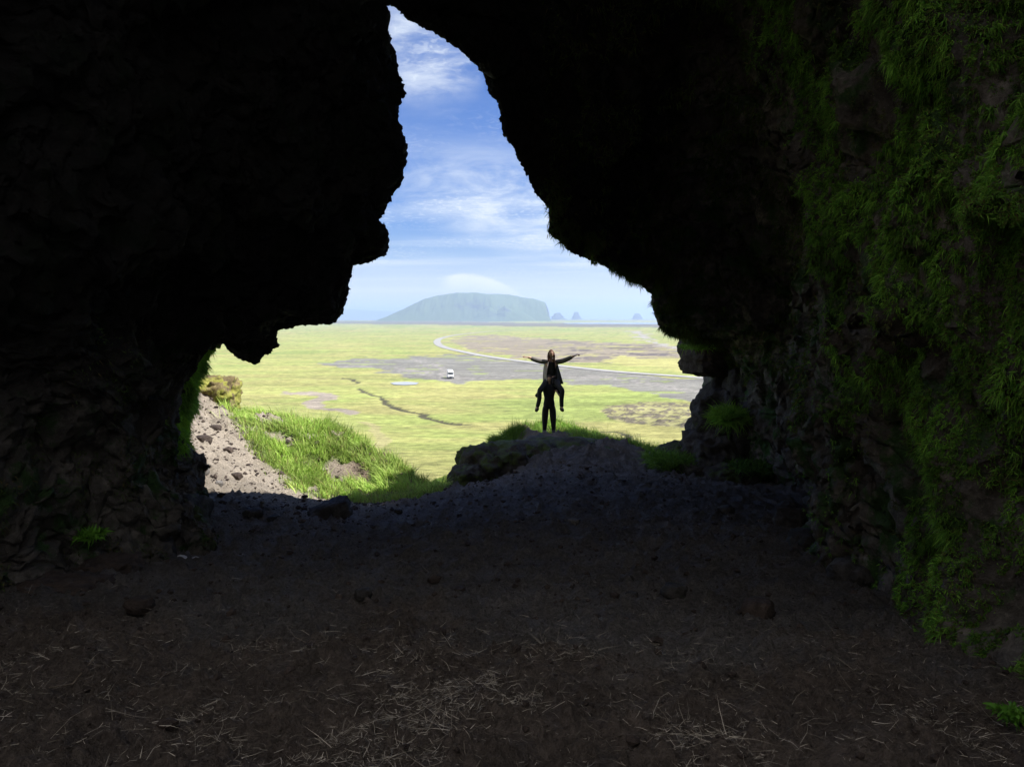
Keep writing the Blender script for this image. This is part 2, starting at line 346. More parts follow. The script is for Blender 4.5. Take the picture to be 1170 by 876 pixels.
def grassmask(x, y):
    """1 where grass grows outside the cave mouth"""
    pxx, pyy = 0, 0
    n = fbm(p2(x, y, .9), 4, 110, .6) * .9
    bank = sm(y - (13.7 + np.maximum(0, -4.0 - x) * 1.15 - .15 * (x + 4.2)) + n * 1.6, -.3, .5) * (x < -1.2)
    bank *= 1 - sm(-(x + 7.2) + (y - 18) * -.25 + n, .0, .6)
    ridge = sm(y + n * 2 - 23.1, 0, .6) * (x >= -1.2)
    trail = np.abs(x - (.75 - .22 * (y - 23))) < .45 + n * .3
    ridge = np.where(trail & (y < 29), 0, ridge)
    side = sm(x + n - 1.7, 0, .4) * sm(y - 20.2 + n, 0, .6)
    out = sm(y, 29, 33)
    g = np.maximum.reduce([bank, ridge, side, out * np.ones_like(x)])
    scar = sm(fbm(p2(x, y, 1.1, 1.6), 4, 116, .6) - .10, 0, .06) * (x < -1.2) * (y < 20)
    scar = np.maximum(scar, sm(.55 - np.hypot((x + 3.55) / 1.0, (y - 15.6) / .8) + n * .9, 0, .2)); scar = np.maximum(scar, sm(.5 - np.hypot((x + 2.5) / .6, (y - 15.0) / .7) + n, 0, .2))
    return np.clip(g - scar, 0, 1)
gm = grassmask(gx[near], gy[near])[:, None]
gn = sm(fbm(p2(gx[near], gy[near], 1.5), 3, 120), -.2, .3)[:, None]
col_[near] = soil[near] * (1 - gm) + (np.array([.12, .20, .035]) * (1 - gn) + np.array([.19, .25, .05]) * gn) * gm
kk = sm(gy, 70, 80)[:, None]
col_ = np.where(near[:, None], col_, col_); col_ = np.clip(col_, .01, .8)
def gmat(t, b):
    a = nd(t, 'ShaderNodeVertexColor', layer_name='col').outputs[0]
    v = nd(t, 'ShaderNodeNewGeometry').outputs['Position']
    d = noise(t, 28, 7, .75, v); e = noise(t, 4.5, 6, .65, v)
    mv = nd(t, 'ShaderNodeMapping', {0: v, 3: (.12, .35, .1)}).outputs[0]
    big = noise(t, 1.0, 8, .7, mv)
    mf = noise(t, 1.0, 9, .78, nd(t, 'ShaderNodeMapping', {0: v, 3: (.5, 1.0, .1)}).outputs[0]); ml_ = noise(t, 1.0, 6, .7, nd(t, 'ShaderNodeMapping', {0: v, 3: (.012, .07, .1)}).outputs[0])
    c = mixc(t, 1.0, a, nd(t, 'ShaderNodeCombineXYZ', {0: mrange(t, d, .3, .72, .62, 1.38), 1: mrange(t, d, .3, .72, .62, 1.38), 2: mrange(t, d, .3, .72, .62, 1.38)}).outputs[0], 'MULTIPLY')
    fr = mrange(t, nd(t, 'ShaderNodeSeparateXYZ', {0: v}).outputs[1], 40.0, 80.0)
    q = mth(t, 'MULTIPLY', mrange(t, big, .3, .7, .80, 1.2), mth(t, 'ADD', 1.0, mth(t, 'MULTIPLY', fr, mth(t, 'ADD', mrange(t, mf, .34, .66, -.38, .26), mrange(t, ml_, .35, .65, -.16, .14))))); c = mixc(t, 1.0, c, nd(t, 'ShaderNodeCombineXYZ', {0: q, 1: q, 2: q}).outputs[0], 'MULTIPLY')
    t.links.new(c, b.inputs['Base Color'])
    pb = nd(t, 'ShaderNodeTexNoise', {'Vector': v, 'Scale': 75.0, 'Detail': 3, 'Roughness': .6}).outputs[0]
    bumpn(t, b, mth(t, 'ADD', mth(t, 'MULTIPLY', d, 1.0), mth(t, 'ADD', e, mth(t, 'MULTIPLY', pb, .5))), 1.0, .085)
M_ground = mat('ground_cover', gmat, .95, .12)
ground = link('ground', arrmesh('ground', np.stack([gx, gy, gz], 1), grid_faces(len(ys), len(us)), M_ground, col_)); tag(ground, kind='structure')

# ------------------------------------------------------------------ road, ponds, sea
def smoothline(pts, n):
    pts = np.array(pts, float); d = np.r_[0, np.cumsum(np.hypot(*(np.diff(pts, axis=0).T)))]
    t = np.linspace(0, d[-1], n); m_ = np.gradient(pts, d, axis=0); out = []
    for j in range(2):
        i = np.clip(np.searchsorted(d, t, side='right') - 1, 0, len(d) - 2); h = d[i + 1] - d[i]; q = (t - d[i]) / h
        out.append((2 * q**3 - 3 * q**2 + 1) * pts[i, j] + (q**3 - 2 * q**2 + q) * h * m_[i, j] + (-2 * q**3 + 3 * q**2) * pts[i + 1, j] + (q**3 - q**2) * h * m_[i + 1, j])
    return np.stack(out, 1)
def strip(name, pts, w, z, m, kind='structure'):
    p = smoothline(pts, 240); tg = np.gradient(p, axis=0); tg /= np.linalg.norm(tg, axis=1)[:, None]; nn = np.stack([-tg[:, 1], tg[:, 0]], 1)
    offs = np.linspace(-w / 2, w / 2, 5); V_ = []
    for o in offs: q = p + nn * o; V_.append(np.c_[q, np.full(len(q), z)])
    V_ = np.stack(V_, 1).reshape(-1, 3); o = link(name, arrmesh(name, V_, grid_faces(len(p), 5), m)); tag(o, kind=kind); return o
M_road = simple('road_gravel', (.31, .305, .295), .95, .18, .35)
M_line = simple('verge', (.2, .19, .16), .95, .2, .5)
roadpix = [(640, 376.6), (600, 376.9), (575.6, 377.8), (545.5, 380), (515.4, 383.8), (502, 387.5), (499.3, 391), (509.7, 397.5), (530.4, 402.3), (560.5, 408), (590.6, 412.2), (643, 418.5), (718.5, 426), (775, 430), (830, 434), (900, 438)]
strip('road', plainpoly(roadpix), 5.6, ZP + .18, M_road)
def water(t, b):
    n = noise(t, .02, 4, .6, nd(t, 'ShaderNodeNewGeometry').outputs['Position'])
    t.links.new(mixc(t, n, (.30, .36, .40), (.36, .41, .44)), b.inputs['Base Color']); bumpn(t, b, n, .015, .2)
M_water = mat('water', water, .12, .5)
def sheet(name, poly, z, m, kind='structure', seg=7, amp=0):
    bm = bmesh.new(); p = np.array(poly)
    q = []
    for i in range(len(p)):
        for k in range(seg):
            a = p[i] + (p[(i + 1) % len(p)] - p[i]) * k / seg
            q.append(a)
    q = np.array(q); nz = fbm(p2(q[:, 0], q[:, 1], .11), 3, 5) * amp; q[:, 0] += nz; q[:, 1] += nz
    bm.faces.new([bm.verts.new((a[0], a[1], z)) for a in q]); bmesh.ops.triangulate(bm, faces=bm.faces[:])
    me = bpy.data.meshes.new(name); bm.to_mesh(me); bm.free(); me.materials.append(m); return tag(link(name, me), kind=kind)
M_silt = simple('silty_water', (.40, .41, .40), .25, .06, .2)
sheet('pond', plainpoly([(446, 438), (452, 436.8), (466, 436.4), (479, 437.6), (476, 439.6), (462, 440.3), (450, 439.8)]), ZP + .14, M_silt, amp=1.2)
sheet('lagoon', plainpoly([(200, 363.8), (420, 363.9), (520, 365.4), (590, 367.2), (560, 367.6), (500, 366.6), (400, 366.0), (200, 365.8)]), ZP + .6, M_water)
sheet('river', plainpoly([(640, 369.2), (700, 368.4), (900, 369), (900, 370.6), (720, 370.6), (650, 370.2)]), ZP + .6, M_water)
sheet('sea', [(-13400, 5200), (-2500, 5200), (0, 5000), (2500, 5400), (13400, 5200), (13400, 13950), (-13400, 13950)], ZP + .7, M_water)

# ------------------------------------------------------------------ distant headland, ridge and stacks
def headmat(t, b):
    v = nd(t, 'ShaderNodeNewGeometry').outputs; n = noise(t, .012, 9, .75, nd(t, 'ShaderNodeMapping', {0: v['Position'], 3: (1, .3, 2.2)}).outputs[0]); nz = nd(t, 'ShaderNodeSeparateXYZ', {0: v['True Normal']}).outputs[2]
    f = mrange(t, mth(t, 'MULTIPLY_ADD', n, .5, mth(t, 'MULTIPLY', nz, 1.0)),   .80, 1.02)
    t.links.new(mixc(t, f, (.045, .052, .075), (.09, .13, .06)), b.inputs['Base Color'])
M_head = mat('headland_rock', headmat, .95, .1)
def landform(name, prof, y0, depth, base, kind='structure', seed=0, cliff=.18, nx=260, ny=60, amp=1.0):
    """prof: [(px, py_top)] skyline; base pixel row is implied by the plain"""
    prof = np.array(prof, float); X = (prof[:, 0] - 585) / F * y0; Z = CAM[2] + (HORIZ - prof[:, 1]) / F * y0
    x = np.linspace(X[0], X[-1], nx); zt = np.interp(x, X, Z) - ZP; v = np.linspace(0, 1, ny)
    A, B = np.meshgrid(x, v, indexing='ij'); T = np.repeat(zt[:, None], ny, 1)
    n = fbm(np.stack([A.ravel() / 210, B.ravel() * 2.2, A.ravel() * 0 + seed], 1), 5, seed).reshape(A.shape)
    edge = cliff * (1 + .5 * n)
    shape = sm(B, 0, edge) * (1 - sm(B, .62, 1.0)); shape = np.where(B < edge, shape ** .8, shape * (1 + .05 * n))
    fall = fbm(np.stack([A.ravel() / 55, B.ravel() * 5, A.ravel() * 0], 1), 4, seed + 3, .6, True).reshape(A.shape)
    Zz = ZP - 3 + (T + 3) * shape * (1 + .03 * n) + amp * fall * 1.6 * shape * (1 - sm(B, edge * .9, edge * 1.3))
    YY_ = y0 + (B - .5) * depth + n * depth * .06
    V_ = np.stack([A.ravel(), YY_.ravel(), Zz.ravel()], 1)
    o = link(name, arrmesh(name, V_, grid_faces(nx, ny), M_head, smooth=True)); tag(o, kind=kind); return o
landform('headland', [(444, 363.5), (455, 358.5), (465, 354), (478, 348), (490, 342.5), (502, 339.5), (512, 338), (525, 336.2), (545, 336), (562, 337.4), (580, 338), (597, 341), (610, 343), (621, 346.5), (624, 354), (625.5, 364)], 4000, 900, 366, seed=5, cliff=.3, amp=1.6)
landform('foothills', [(535, 364), (548, 356), (560, 351), (568, 355), (577, 349), (585, 354), (596, 356), (606, 361), (612, 365)], 3650, 240, 366, seed=8, cliff=.5, amp=1.2)
landform('hills', [(120, 352), (330, 352), (395, 353.5), (440, 355), (480, 357), (560, 361)], 9500, 1200, 364, seed=12, cliff=.3)
def stack(name, prof, y0, label, seed):
    prof = np.array(prof, float); X = (prof[:, 0] - 585) / F * y0; Z = CAM[2] + (HORIZ - prof[:, 1]) / F * y0
    xc, w = (X[0] + X[-1]) / 2, (X[-1] - X[0]) / 2; V_ = []; fa = []; NR, NA = 12, 28
    for i in range(NR + 1):
        r = 1 - i / NR
        for j in range(NA):
            a = 2 * math.pi * j / NA; xx = xc + math.cos(a) * w * r; h = np.interp(xx, X, Z) - ZP
            kk = 1 - r ** 3
            V_.append((xx + w * .25 * math.sin(i * 1.7 + seed * 2) * kk, y0 + math.sin(a) * w * r * .8, ZP - 1 + (h + 1) * kk * (1 + .22 * math.sin(j * (2 + seed % 3) + i * 1.3 + seed))))
    for i in range(NR):
        for j in range(NA): fa.append((i * NA + j, i * NA + (j + 1) % NA, (i + 1) * NA + (j + 1) % NA, (i + 1) * NA + j))
    o = link(name, arrmesh(name, np.array(V_), fa, M_head)); tag(o, label, 'sea stack', 'sea stacks off the headland')
stack('sea_stack', [(627, 366), (632, 361), (637, 358.5), (642, 362), (648, 365)], 5600, 'hazy blue sea stack closest to the flat headland', 1)
stack('sea_stack', [(651, 366), (655, 361), (658, 357.5), (661, 361.5), (666, 365)], 5700, 'steep pointed sea stack midway between the headland and the outermost stack', 4)
stack('sea_stack', [(720, 366), (724, 361), (727, 359), (730, 360), (735, 365)], 5800, 'small faint sea stack farthest right near the cave lip', 7)

# ------------------------------------------------------------------ cave shell
lip = [(200, 640, 9.2), (194, 600, 10), (197, 570, 10.6), (200, 548, 11), (199, 524, 11), (201, 493, 10.8), (205, 476, 10.7), (210, 462, 10.6), (213, 441, 10.5), (214, 424, 10.5), (215, 407, 10.5), (219, 397, 10.5), (238, 391, 10.5), (251, 390, 10.5), (258, 395, 10.5), (265, 404, 10.5),
       (272, 410, 10.5), (289, 414, 10.5), (298, 408, 10.5), (303, 402, 10.5), (312, 398, 10.5), (314, 382, 10.6), (317, 377, 10.6), (337, 372, 10.6), (355, 370, 10.6), (377, 371, 10.6), (388, 362, 10.6), (395, 345, 10.6),
       (400, 331, 10.5), (398, 319, 10.5), (400, 303, 10.5), (415, 299, 10.5), (440, 292, 10.4), (443, 287, 10.4), (441, 279, 10.4), (425, 278, 10.4), (427, 271, 10.4), (414, 266, 10.3), (435, 249, 10.3), (438, 233, 10.2), (455, 213, 10.1), (462, 192, 10), (461, 175, 10),
       (450, 153, 10), (454, 122, 10), (452, 111, 10), (460, 103, 10), (454, 91, 9.9), (450, 67, 9.8), (427, 31, 9.7), (416, 10, 9.65), (406, -14, 9.6), (422, -16, 9.7), (438, -3, 9.8), (457, 15, 9.8), (479, 30, 9.9), (508, 43, 10.0), (527, 58, 10.2), (546, 74, 10.3), (556, 93, 10.4), (559, 108, 10.4), (572, 122, 10.4),
       (571, 139, 10.5), (577, 156, 10.5), (587, 173, 10.6), (596, 185, 10.6), (604, 206, 10.7), (618, 228, 10.8), (627, 240, 10.9), (626, 266, 11), (640, 277, 11.1), (652, 290, 11.3), (683, 300, 11.8), (709, 313, 12.3), (737, 329, 12.9), (746, 337, 13.1),
       (744, 348, 13.4), (750, 366, 14), (760, 378, 14.8), (783, 386, 15.8), (790, 390, 16.8), (800, 400, 17.2), (815, 420, 17.4), (815, 450, 17.4), (810, 480, 17.4), (812, 520, 17.4), (815, 570, 17.4), (820, 620, 17.4)]
LP = np.array([P(*q) for q in lip]); pix = np.array([q[:2] for q in lip], float)
cum = np.r_[0, np.cumsum(np.hypot(*(np.diff(pix, axis=0).T)))]; cum /= cum[-1]
def idx(px, py): return int(np.argmin(np.hypot(pix[:, 0] - px, pix[:, 1] - py)))
keys = [(200, 640), (213, 441), (303, 402), (400, 303), (462, 192), (406, -14), (571, 139), (640, 277), (746, 337), (790, 390), (820, 620)]
ks = np.array([cum[idx(*q)] for q in keys])
# stations from outside (hill top) through the lip to the back of the cave
EXT = [
 [(-30, -20, -2), (-30, 10, -3), (-14, 13, -3), (-8, 13.4, -3), (-6.0, 12.3, -2.6)],
 [(-38, -20, 5), (-30, 9, 5), (-14, 12.5, 3), (-7.5, 12.8, 1.8), (-5.3, 11.7, .8)],
 [(-36, -22, 16), (-28, 6, 14), (-12, 11, 8), (-6, 12, 4), (-4.1, 11.3, 1.8)],
 [(-22, -24, 26), (-18, 4, 22), (-8, 9.5, 12), (-4.5, 11.5, 6), (-2.75, 11.3, 3.2)],
 [(-10, -25, 30), (-9, 3, 25), (-5, 9, 13), (-2.5, 10.8, 7.5), (-1.85, 10.8, 4.6)],
 [(0, -26, 31), (0, 2, 26), (-1, 8, 14), (-1.5, 9.8, 9), (-1.75, 10.1, 6.4)],
 [(6, -26, 31), (5, 1, 24), (2, 7, 13), (.8, 9.7, 8), (.1, 10.7, 5.6)],
 [(16, -25, 26), (12, 2, 21), (5, 7, 12.5), (2.5, 10.2, 7), (1.2, 11.5, 4)],
 [(26, -22, 18), (20, 6, 16), (10, 12, 11), (5.8, 17.5, 6.3), (4.0, 16.8, 3.2)],
 [(34, -20, 10), (28, 12, 9), (12, 20, 9), (7.2, 23.6, 6.4), (5.6, 22.5, 3.0)],
 [(34, -20, -6), (30, 24, -8), (14, 25, -6), (9, 24.5, -5), (6.6, 22, -4)]]
INT = [
 [(-3.75, 8.6, -1.4), (-3.15, 7.2, -1.2), (-3.7, 5, -1), (-3.9, 2, -1), (-3.5, -1.5, -1), (-3, -5, -1)],
 [(-4.1, 8.5, .7), (-3.6, 6.7, .9), (-3.8, 4.6, .9), (-3.9, 2, 1), (-3.6, -1.5, 1), (-3, -5, 1)],
 [(-3.4, 8.5, 1.7), (-3.5, 6.5, 2.2), (-3.7, 4.5, 2.4), (-3.7, 2, 2.6), (-3.5, -1.5, 2.5), (-3, -5, 2.3)],
 [(-2.2, 8.5, 2.7), (-2.6, 6.5, 3.4), (-3.0, 4.5, 4.0), (-3.0, 2, 4.2), (-3, -1.5, 4), (-2.5, -5, 3.5)],
 [(-1.6, 8.5, 4.0), (-1.9, 6.3, 4.6), (-2.2, 4.5, 5), (-2.2, 2, 5.2), (-2.2, -1.5, 5), (-2, -5, 4.5)],
 [(-1.5, 8.3, 6.0), (-1.2, 6.3, 6.3), (-1, 4.5, 6.4), (-.9, 2, 6.4), (-.8, -1.5, 6), (-.7, -5, 5.2)],
 [(.25, 9.5, 5.4), (.5, 7.2, 6.0), (.6, 5, 6.3), (.6, 2, 6.3), (.6, -1.5, 5.9), (.5, -5, 5)],
 [(1.6, 10.5, 4.0), (1.9, 8, 4.9), (2, 5.3, 5.4), (2, 2, 5.4), (1.9, -1.5, 5), (1.6, -5, 4.4)],
 [(3.6, 12, 3.1), (3.0, 8.2, 3.6), (2.55, 5.4, 3.9), (2.6, 2.6, 4), (2.5, -1.5, 3.8), (2.2, -5, 3.5)],
 [(4.9, 12, 1.5), (3.15, 8, 1.8), (2.75, 5.4, 1.8), (2.5, 2.6, 1.8), (2.3, -1.5, 1.6), (2.2, -5, 1.5)],
 [(5.2, 12, -2.2), (3.55, 8, -1.9), (2.95, 5.6, -1.3), (2.35, 3, -1), (2.2, -1.5, -1), (2, -5, -1)]]
BACK = 1.0   # how far the rear opening, added to let daylight in, stays open
NS = 1300
S = np.linspace(0, 1, NS); ring = []
def smooth1(a, n):
    k = np.hanning(n); k /= k.sum(); pad = np.concatenate([np.repeat(a[:1], n // 2, 0), a, np.repeat(a[-1:], n // 2, 0)])
    return np.stack([np.convolve(pad[:, j], k, 'valid')[:len(a)] for j in range(3)], 1)
def interpk(arr): arr = np.array(arr, float); return smooth1(np.stack([np.interp(S, ks, arr[:, j]) for j in range(3)], 1), 61)
YEND = [.6, .9, 1.8, 3.1, 3.8, 4.0, 3.8, 2.9, 1.5, .5, .2]      # shell cut open behind the camera so skylight reaches floor and walls
for e, ye, kx in zip(INT, YEND, range(11)):
    x3, y3, z3 = e[3]; y2 = e[2][1]
    for j in (3, 4, 5): e[j] = (x3 * (1 + .02 * (j - 3)), y2 + (ye - y2) * (j - 2) / 3, z3 + .12 * (j - 3) * (z3 > 0))
for e, ye in zip(EXT, YEND): e[0] = (e[0][0], ye + .5, e[0][2] * .9); e[1] = (e[1][0], max(e[1][1], ye + 2), e[1][2])
for j in range(5): ring.append(interpk([e[j] for e in EXT]))
ring.append(np.stack([np.interp(S, cum, LP[:, j]) for j in range(3)], 1))
for j in range(6): ring.append(interpk([e[j] for e in INT]))
lastr = ring[-1]; ring.append(lastr * [1.03, 1, 1.03] + [0, -.15, 0])   # rim of the unseen rear opening added to light the interior
ring = np.array(ring)          # 13 x NS x 3
cnt = [4, 6, 8, 12, 26, 110, 90, 70, 30, 14, 8, 5]
tt = np.concatenate([[k + i / n for i in range(n)] for k, n in enumerate(cnt)] + [[12.0]])
tang = np.zeros_like(ring); tang[1:-1] = (ring[2:] - ring[:-2]) * .5; tang[0] = ring[1] - ring[0]; tang[-1] = ring[-1] - ring[-2]
tang[5] = (ring[6] - ring[5]) * .25 + (ring[5] - ring[4]) * .25
i = np.minimum(tt.astype(int), 11); q = (tt - i)[:, None, None]
SH = (2*q**3-3*q**2+1)*ring[i] + (q**3-2*q**2+q)*tang[i] + (-2*q**3+3*q**2)*ring[i+1] + (q**3-q**2)*tang[i+1]
T_ = np.repeat(tt[:, None], NS, 1); pts = SH.reshape(-1, 3); tf = T_.ravel()
away = sm(np.abs(tf - 5), .04, .75); edge_fade = 1.0
def vnoise3(p, f, o, s, g=.5): return np.stack([fbm(p * f + 11.3 * k, o, s + 31 * k, g) for k in range(3)], 1)
outk = np.where(tf < 5, .45, 1.0); away = away * outk
disp = vnoise3(pts, .55, 3, 200) * (.85 * away)[:, None]
big = np.array([1, 1, 1.0])
disp += vnoise3(pts, 2.0, 4, 220, .55) * (.035 + .36 * away)[:, None]
disp += vnoise3(pts * np.array([1, 1, .6]), 7.0, 4, 250, .62) * (.045 + .10 * away)[:, None]
farout = sm(-tf, -4.2, -2.5); disp += (vnoise3(pts, 14, 3, 280, .65) * .06 + np.maximum(0, vnoise3(pts, 4.2, 3, 290, .6)) * .16)
disp *= (1 + 3 * farout)[:, None]
pts2 = pts + disp
# ragged, blocky lip: crags stand off the edge by a few centimetres
pts2[:, 0] += 0
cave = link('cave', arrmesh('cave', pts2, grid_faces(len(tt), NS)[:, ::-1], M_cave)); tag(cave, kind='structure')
G = pts2.reshape(len(tt), NS, 3)
du = np.gradient(G, axis=0); dv = np.gradient(G, axis=1); NRM = np.cross(du, dv); NRM /= np.maximum(np.linalg.norm(NRM, axis=2), 1e-9)[..., None]
ctr = np.array([0, 4, 2.0]); sgn = np.sign(((ctr - G) * NRM).sum(2)); sg = 1.0 if np.median(sgn[60:300]) > 0 else -1.0; NRM *= sg
# pale unseen wall added behind the camera to bounce sunlight into the cave
th = np.linspace(0, 1, 90); hh = np.linspace(-1.5, 11, 60); A_, B_ = np.meshgrid(th, hh, indexing='ij')
gxw = -9.5 + 2.0 * A_ + 12.5 * A_ ** 3 - .25 * B_; gyw = -1.5 - 13.5 * A_ + 2.5 * A_ ** 3
gp_ = np.stack([gxw.ravel(), gyw.ravel(), B_.ravel()], 1); gp_ += vnoise3(gp_, .4, 4, 500) * .9
th = np.linspace(0, 1, 70); A_, B_ = np.meshgrid(th, np.linspace(-1.5, 13, 60), indexing='ij')
gq = np.stack([(3.6 + 1.2 * A_ + .12 * B_).ravel(), (4.6 - 9.0 * A_).ravel(), B_.ravel()], 1); gq += vnoise3(gq, .5, 4, 540) * .5
tag(link('light_helper_wall', arrmesh('light_helper_wall', gq, grid_faces(70, 60), M_cave)), kind='structure')  # unseen wall added on the right to keep direct sun off the near floor
M_bounce = rockmat('bounce_wall_rock', (.20, .17, .14), (.42, .37, .31)); tag(link('light_helper_wall', arrmesh('light_helper_wall', gp_, grid_faces(90, 60), M_bounce)), kind='structure')
# ------------------------------------------------------------------ blades (grass, moss, straw)
def blades(root, dirv, ln, wd, colr, bend=None, seg=2):
    """tapered ribbon per root; dirv growth direction, bend added to the tip"""
    n = len(root); dirv = dirv / np.linalg.norm(dirv, axis=1)[:, None]
    side = np.cross(dirv, rng.normal(size=(n, 3))); side /= np.maximum(np.linalg.norm(side, axis=1), 1e-6)[:, None]
    bend = np.zeros((n, 3)) if bend is None else bend; L = ln[:, None]; Wd = wd[:, None]
    m_ = root + dirv * L * .55 + bend * L * .22; tip = root + dirv * L + bend * L
    V_ = np.stack([root - side * Wd / 2, root + side * Wd / 2, m_ - side * Wd * .4, m_ + side * Wd * .4, tip], 1).reshape(-1, 3)
    b = np.arange(n)[:, None] * 5; F_ = np.concatenate([b + np.array([0, 1, 3]), b + np.array([0, 3, 2]), b + np.array([2, 3, 4])])
    return V_, F_, np.repeat(colr, 5, 0)
def bladeobj(name, parts, m):
    V_, F_, C_ = [], [], []; o = 0
    for v, f, c in parts: V_.append(v); F_.append(f + o); C_.append(c); o += len(v)
    return link(name, arrmesh(name, np.concatenate(V_), np.concatenate(F_), m, np.concatenate(C_), smooth=False))
def gcolors(n, a, b, dry=None, pd=.1):
    t = rng.random((n, 1)); c = np.array(a) * (1 - t) + np.array(b) * t; c = c * (.75 + .5 * rng.random((n, 1)))
    if dry is not None: k = rng.random(n) < pd; c[k] = np.array(dry) * (.7 + .6 * rng.random((k.sum(), 1)))
    return c
def grass_region(n, x0, x1, y0, y1, h0, h1, ca, cb, wd=.012, cond=None, seed=0, dry=(.34, .30, .12), pd=.08):
    x = rng.uniform(x0, x1, n); y = rng.uniform(y0, y1, n); g = grassmask(x, y)
    cl = fbm(p2(x, y, 2.2), 3, 130 + seed)
    k = (rng.random(n) < g) & (rng.random(n) < .55 + cl * 2.0)
    if cond is not None: k &= cond(x, y)
    x, y, cl = x[k], y[k], cl[k]; n = len(x); z = height(x, y)
    hh = (h0 + (h1 - h0) * rng.random(n)) * (1 + 1.2 * cl); d = rng.normal(size=(n, 3)) * .28; d[:, 2] = 1
    lean = fbm(p2(x, y, .8), 2, 140)[:, None] * np.array([[1.6, -.8, 0]])
    bend = rng.normal(size=(n, 3)) * .25 + lean + np.array([-.12, -.05, -.2])
    tone = sm(fbm(p2(x, y, .7), 3, 150), -.2, .25)[:, None]
    return blades(np.stack([x, y, z - .02], 1), d, hh, np.full(n, wd) * (.7 + .6 * rng.random(n)), gcolors(n, ca, cb, dry, pd) * (.8 + .45 * tone), bend)
gp = [grass_region(170000, -9, -1.3, 13, 21.5, .10, .30, (.30, .47, .085), (.47, .60, .16), .015, pd=.12),
      grass_region(110000, -1.2, 9, 19.5, 33, .12, .32, (.15, .30, .04), (.26, .40, .06), .016)]
# tall tuft on the crest left of the people
n = 5200; r = rng.normal(size=(n, 2)) * np.array([.19, .35]); x = -.12 + np.clip(r[:, 0], -.42, .42); y = 22.2 + r[:, 1]
d = rng.normal(size=(n, 3)) * .3; d[:, 0] += (x + .12) * 1.2; d[:, 2] = 1
gp.append(blades(np.stack([x, y, height(x, y) - .02], 1), d, rng.uniform(.25, .5, n), np.full(n, .014), gcolors(n, (.10, .20, .03), (.18, .30, .05)), rng.normal(size=(n, 3)) * .25 + [0, 0, -.2]))
go = bladeobj('grass', gp, M_blade); tag(go, 'bright green grass on the bank and ridge just outside the cave mouth', 'grass', kind='stuff')

# moss and ferns on the cave rock: sampled where moss clings (world noise), following the rock's own slope
PXY = project(pts2); PX = PXY[0].reshape(len(tt), NS); PY = PXY[1].reshape(len(tt), NS)
mn = fbm(pts2 * 1.5, 4, 300, .6).reshape(len(tt), NS); mn2 = fbm(pts2 * 5, 3, 310, .6).reshape(len(tt), NS)
ti = T_; XW, YW, ZW = G[..., 0], G[..., 1], G[..., 2]
def mossfield(w, n, ln, wd, ca, cb, hang=.6, dry=None, pd=.0, clump=1):
    area = np.linalg.norm(np.cross(du, dv), axis=2); pw = (np.clip(w, 0, None) * area).ravel(); pw /= pw.sum()
    ii = rng.choice(len(pw), n, p=pw); base = pts2[ii]; nn = NRM.reshape(-1, 3)[ii]
    if clump > 1:    # little rosettes: several leaves spring from one root
        ii = np.repeat(ii, clump); n = len(ii); base = pts2[ii] + np.repeat(rng.normal(size=(n // clump, 3)) * .018, clump, 0); nn = NRM.reshape(-1, 3)[ii]
    jit = rng.normal(size=(n, 3)) * (.02 if clump == 1 else .004); nr = nn + rng.normal(size=(n, 3)) * (.5 if clump == 1 else .75); bend = rng.normal(size=(n, 3)) * .2; bend[:, 2] -= hang
    L = rng.uniform(*ln, n) * (1 + .8 * np.clip(mn2.ravel()[ii] * 2, -.6, 1)); up = sm(nn[:, 2], -.2, .7)
    nr[:, 2] += .35 * up
    tone = (.75 + .6 * sm(fbm(base * 2.6, 2, 320), -.25, .25))[:, None]
    return blades(base + jit - nn * .01, nr, L, np.full(n, wd), gcolors(n, ca, cb, dry, pd) * tone, bend)
inside = (ti > 5.0) & (ti < 9.5)
wr = inside * sm(XW, 1.6, 2.3) * (YW < 8.5) * (YW > 1.5)
mossline = sm(mn + .10 + .26 * sm(5.2 - YW, 0, 1.6), 0, .10)
lowbare = 1 - sm(YW - 5.2 + ZW * -.45, -.2, .9) * .96
w1 = wr * mossline * lowbare
w2 = inside * sm(XW, .3, .9) * (YW >= 8.0) * sm(mn + .02, 0, .1) * (.25 + (ti < 5.35) * 3.0) * (ZW > .2)
w3 = (ti > 4.55) & (ti < 5.9) & (XW < -4.3) & (ZW > -.3) & (ZW < 1.25) & (YW > 8.6); w3 = w3 * sm(mn2 + .15, 0, .2) * (1 + 4 * (ti < 5.2))
w4 = inside * (XW < -2.8) * (ZW < 1.6) * (YW < 8.7) * (YW > 4) * sm(mn - .05, 0, .12)
mp = [mossfield(w1, 100000, (.010, .030), .0058, (.055, .16, .022), (.19, .36, .05), .35, (.10, .09, .03), .15, clump=8),
      mossfield(w1 * sm(mn + .07, 0, .1), 18000, (.025, .060), .0060, (.07, .21, .03), (.24, .45, .06), .75, clump=11),
      mossfield(wr * sm(mn2 + .05, 0, .2) * lowbare, 14000, (.010, .028), .005, (.07, .09, .03), (.13, .17, .05), .3, (.12, .10, .05), .3, clump=6),
      mossfield(w2, 70000, (.03, .09), .012, (.05, .10, .015), (.09, .15, .02), .5, (.12, .10, .04), .2),
      mossfield(w3, 26000, (.04, .12), .013, (.14, .34, .03), (.30, .52, .05), .6),
      mossfield(w4, 9000, (.012, .045), .008, (.04, .08, .015), (.07, .11, .02), .5, (.10, .08, .03), .3)]
mo = bladeobj('moss', mp, M_moss); tag(mo, 'green moss and small ferns clinging to the cave rock', 'moss', kind='stuff')

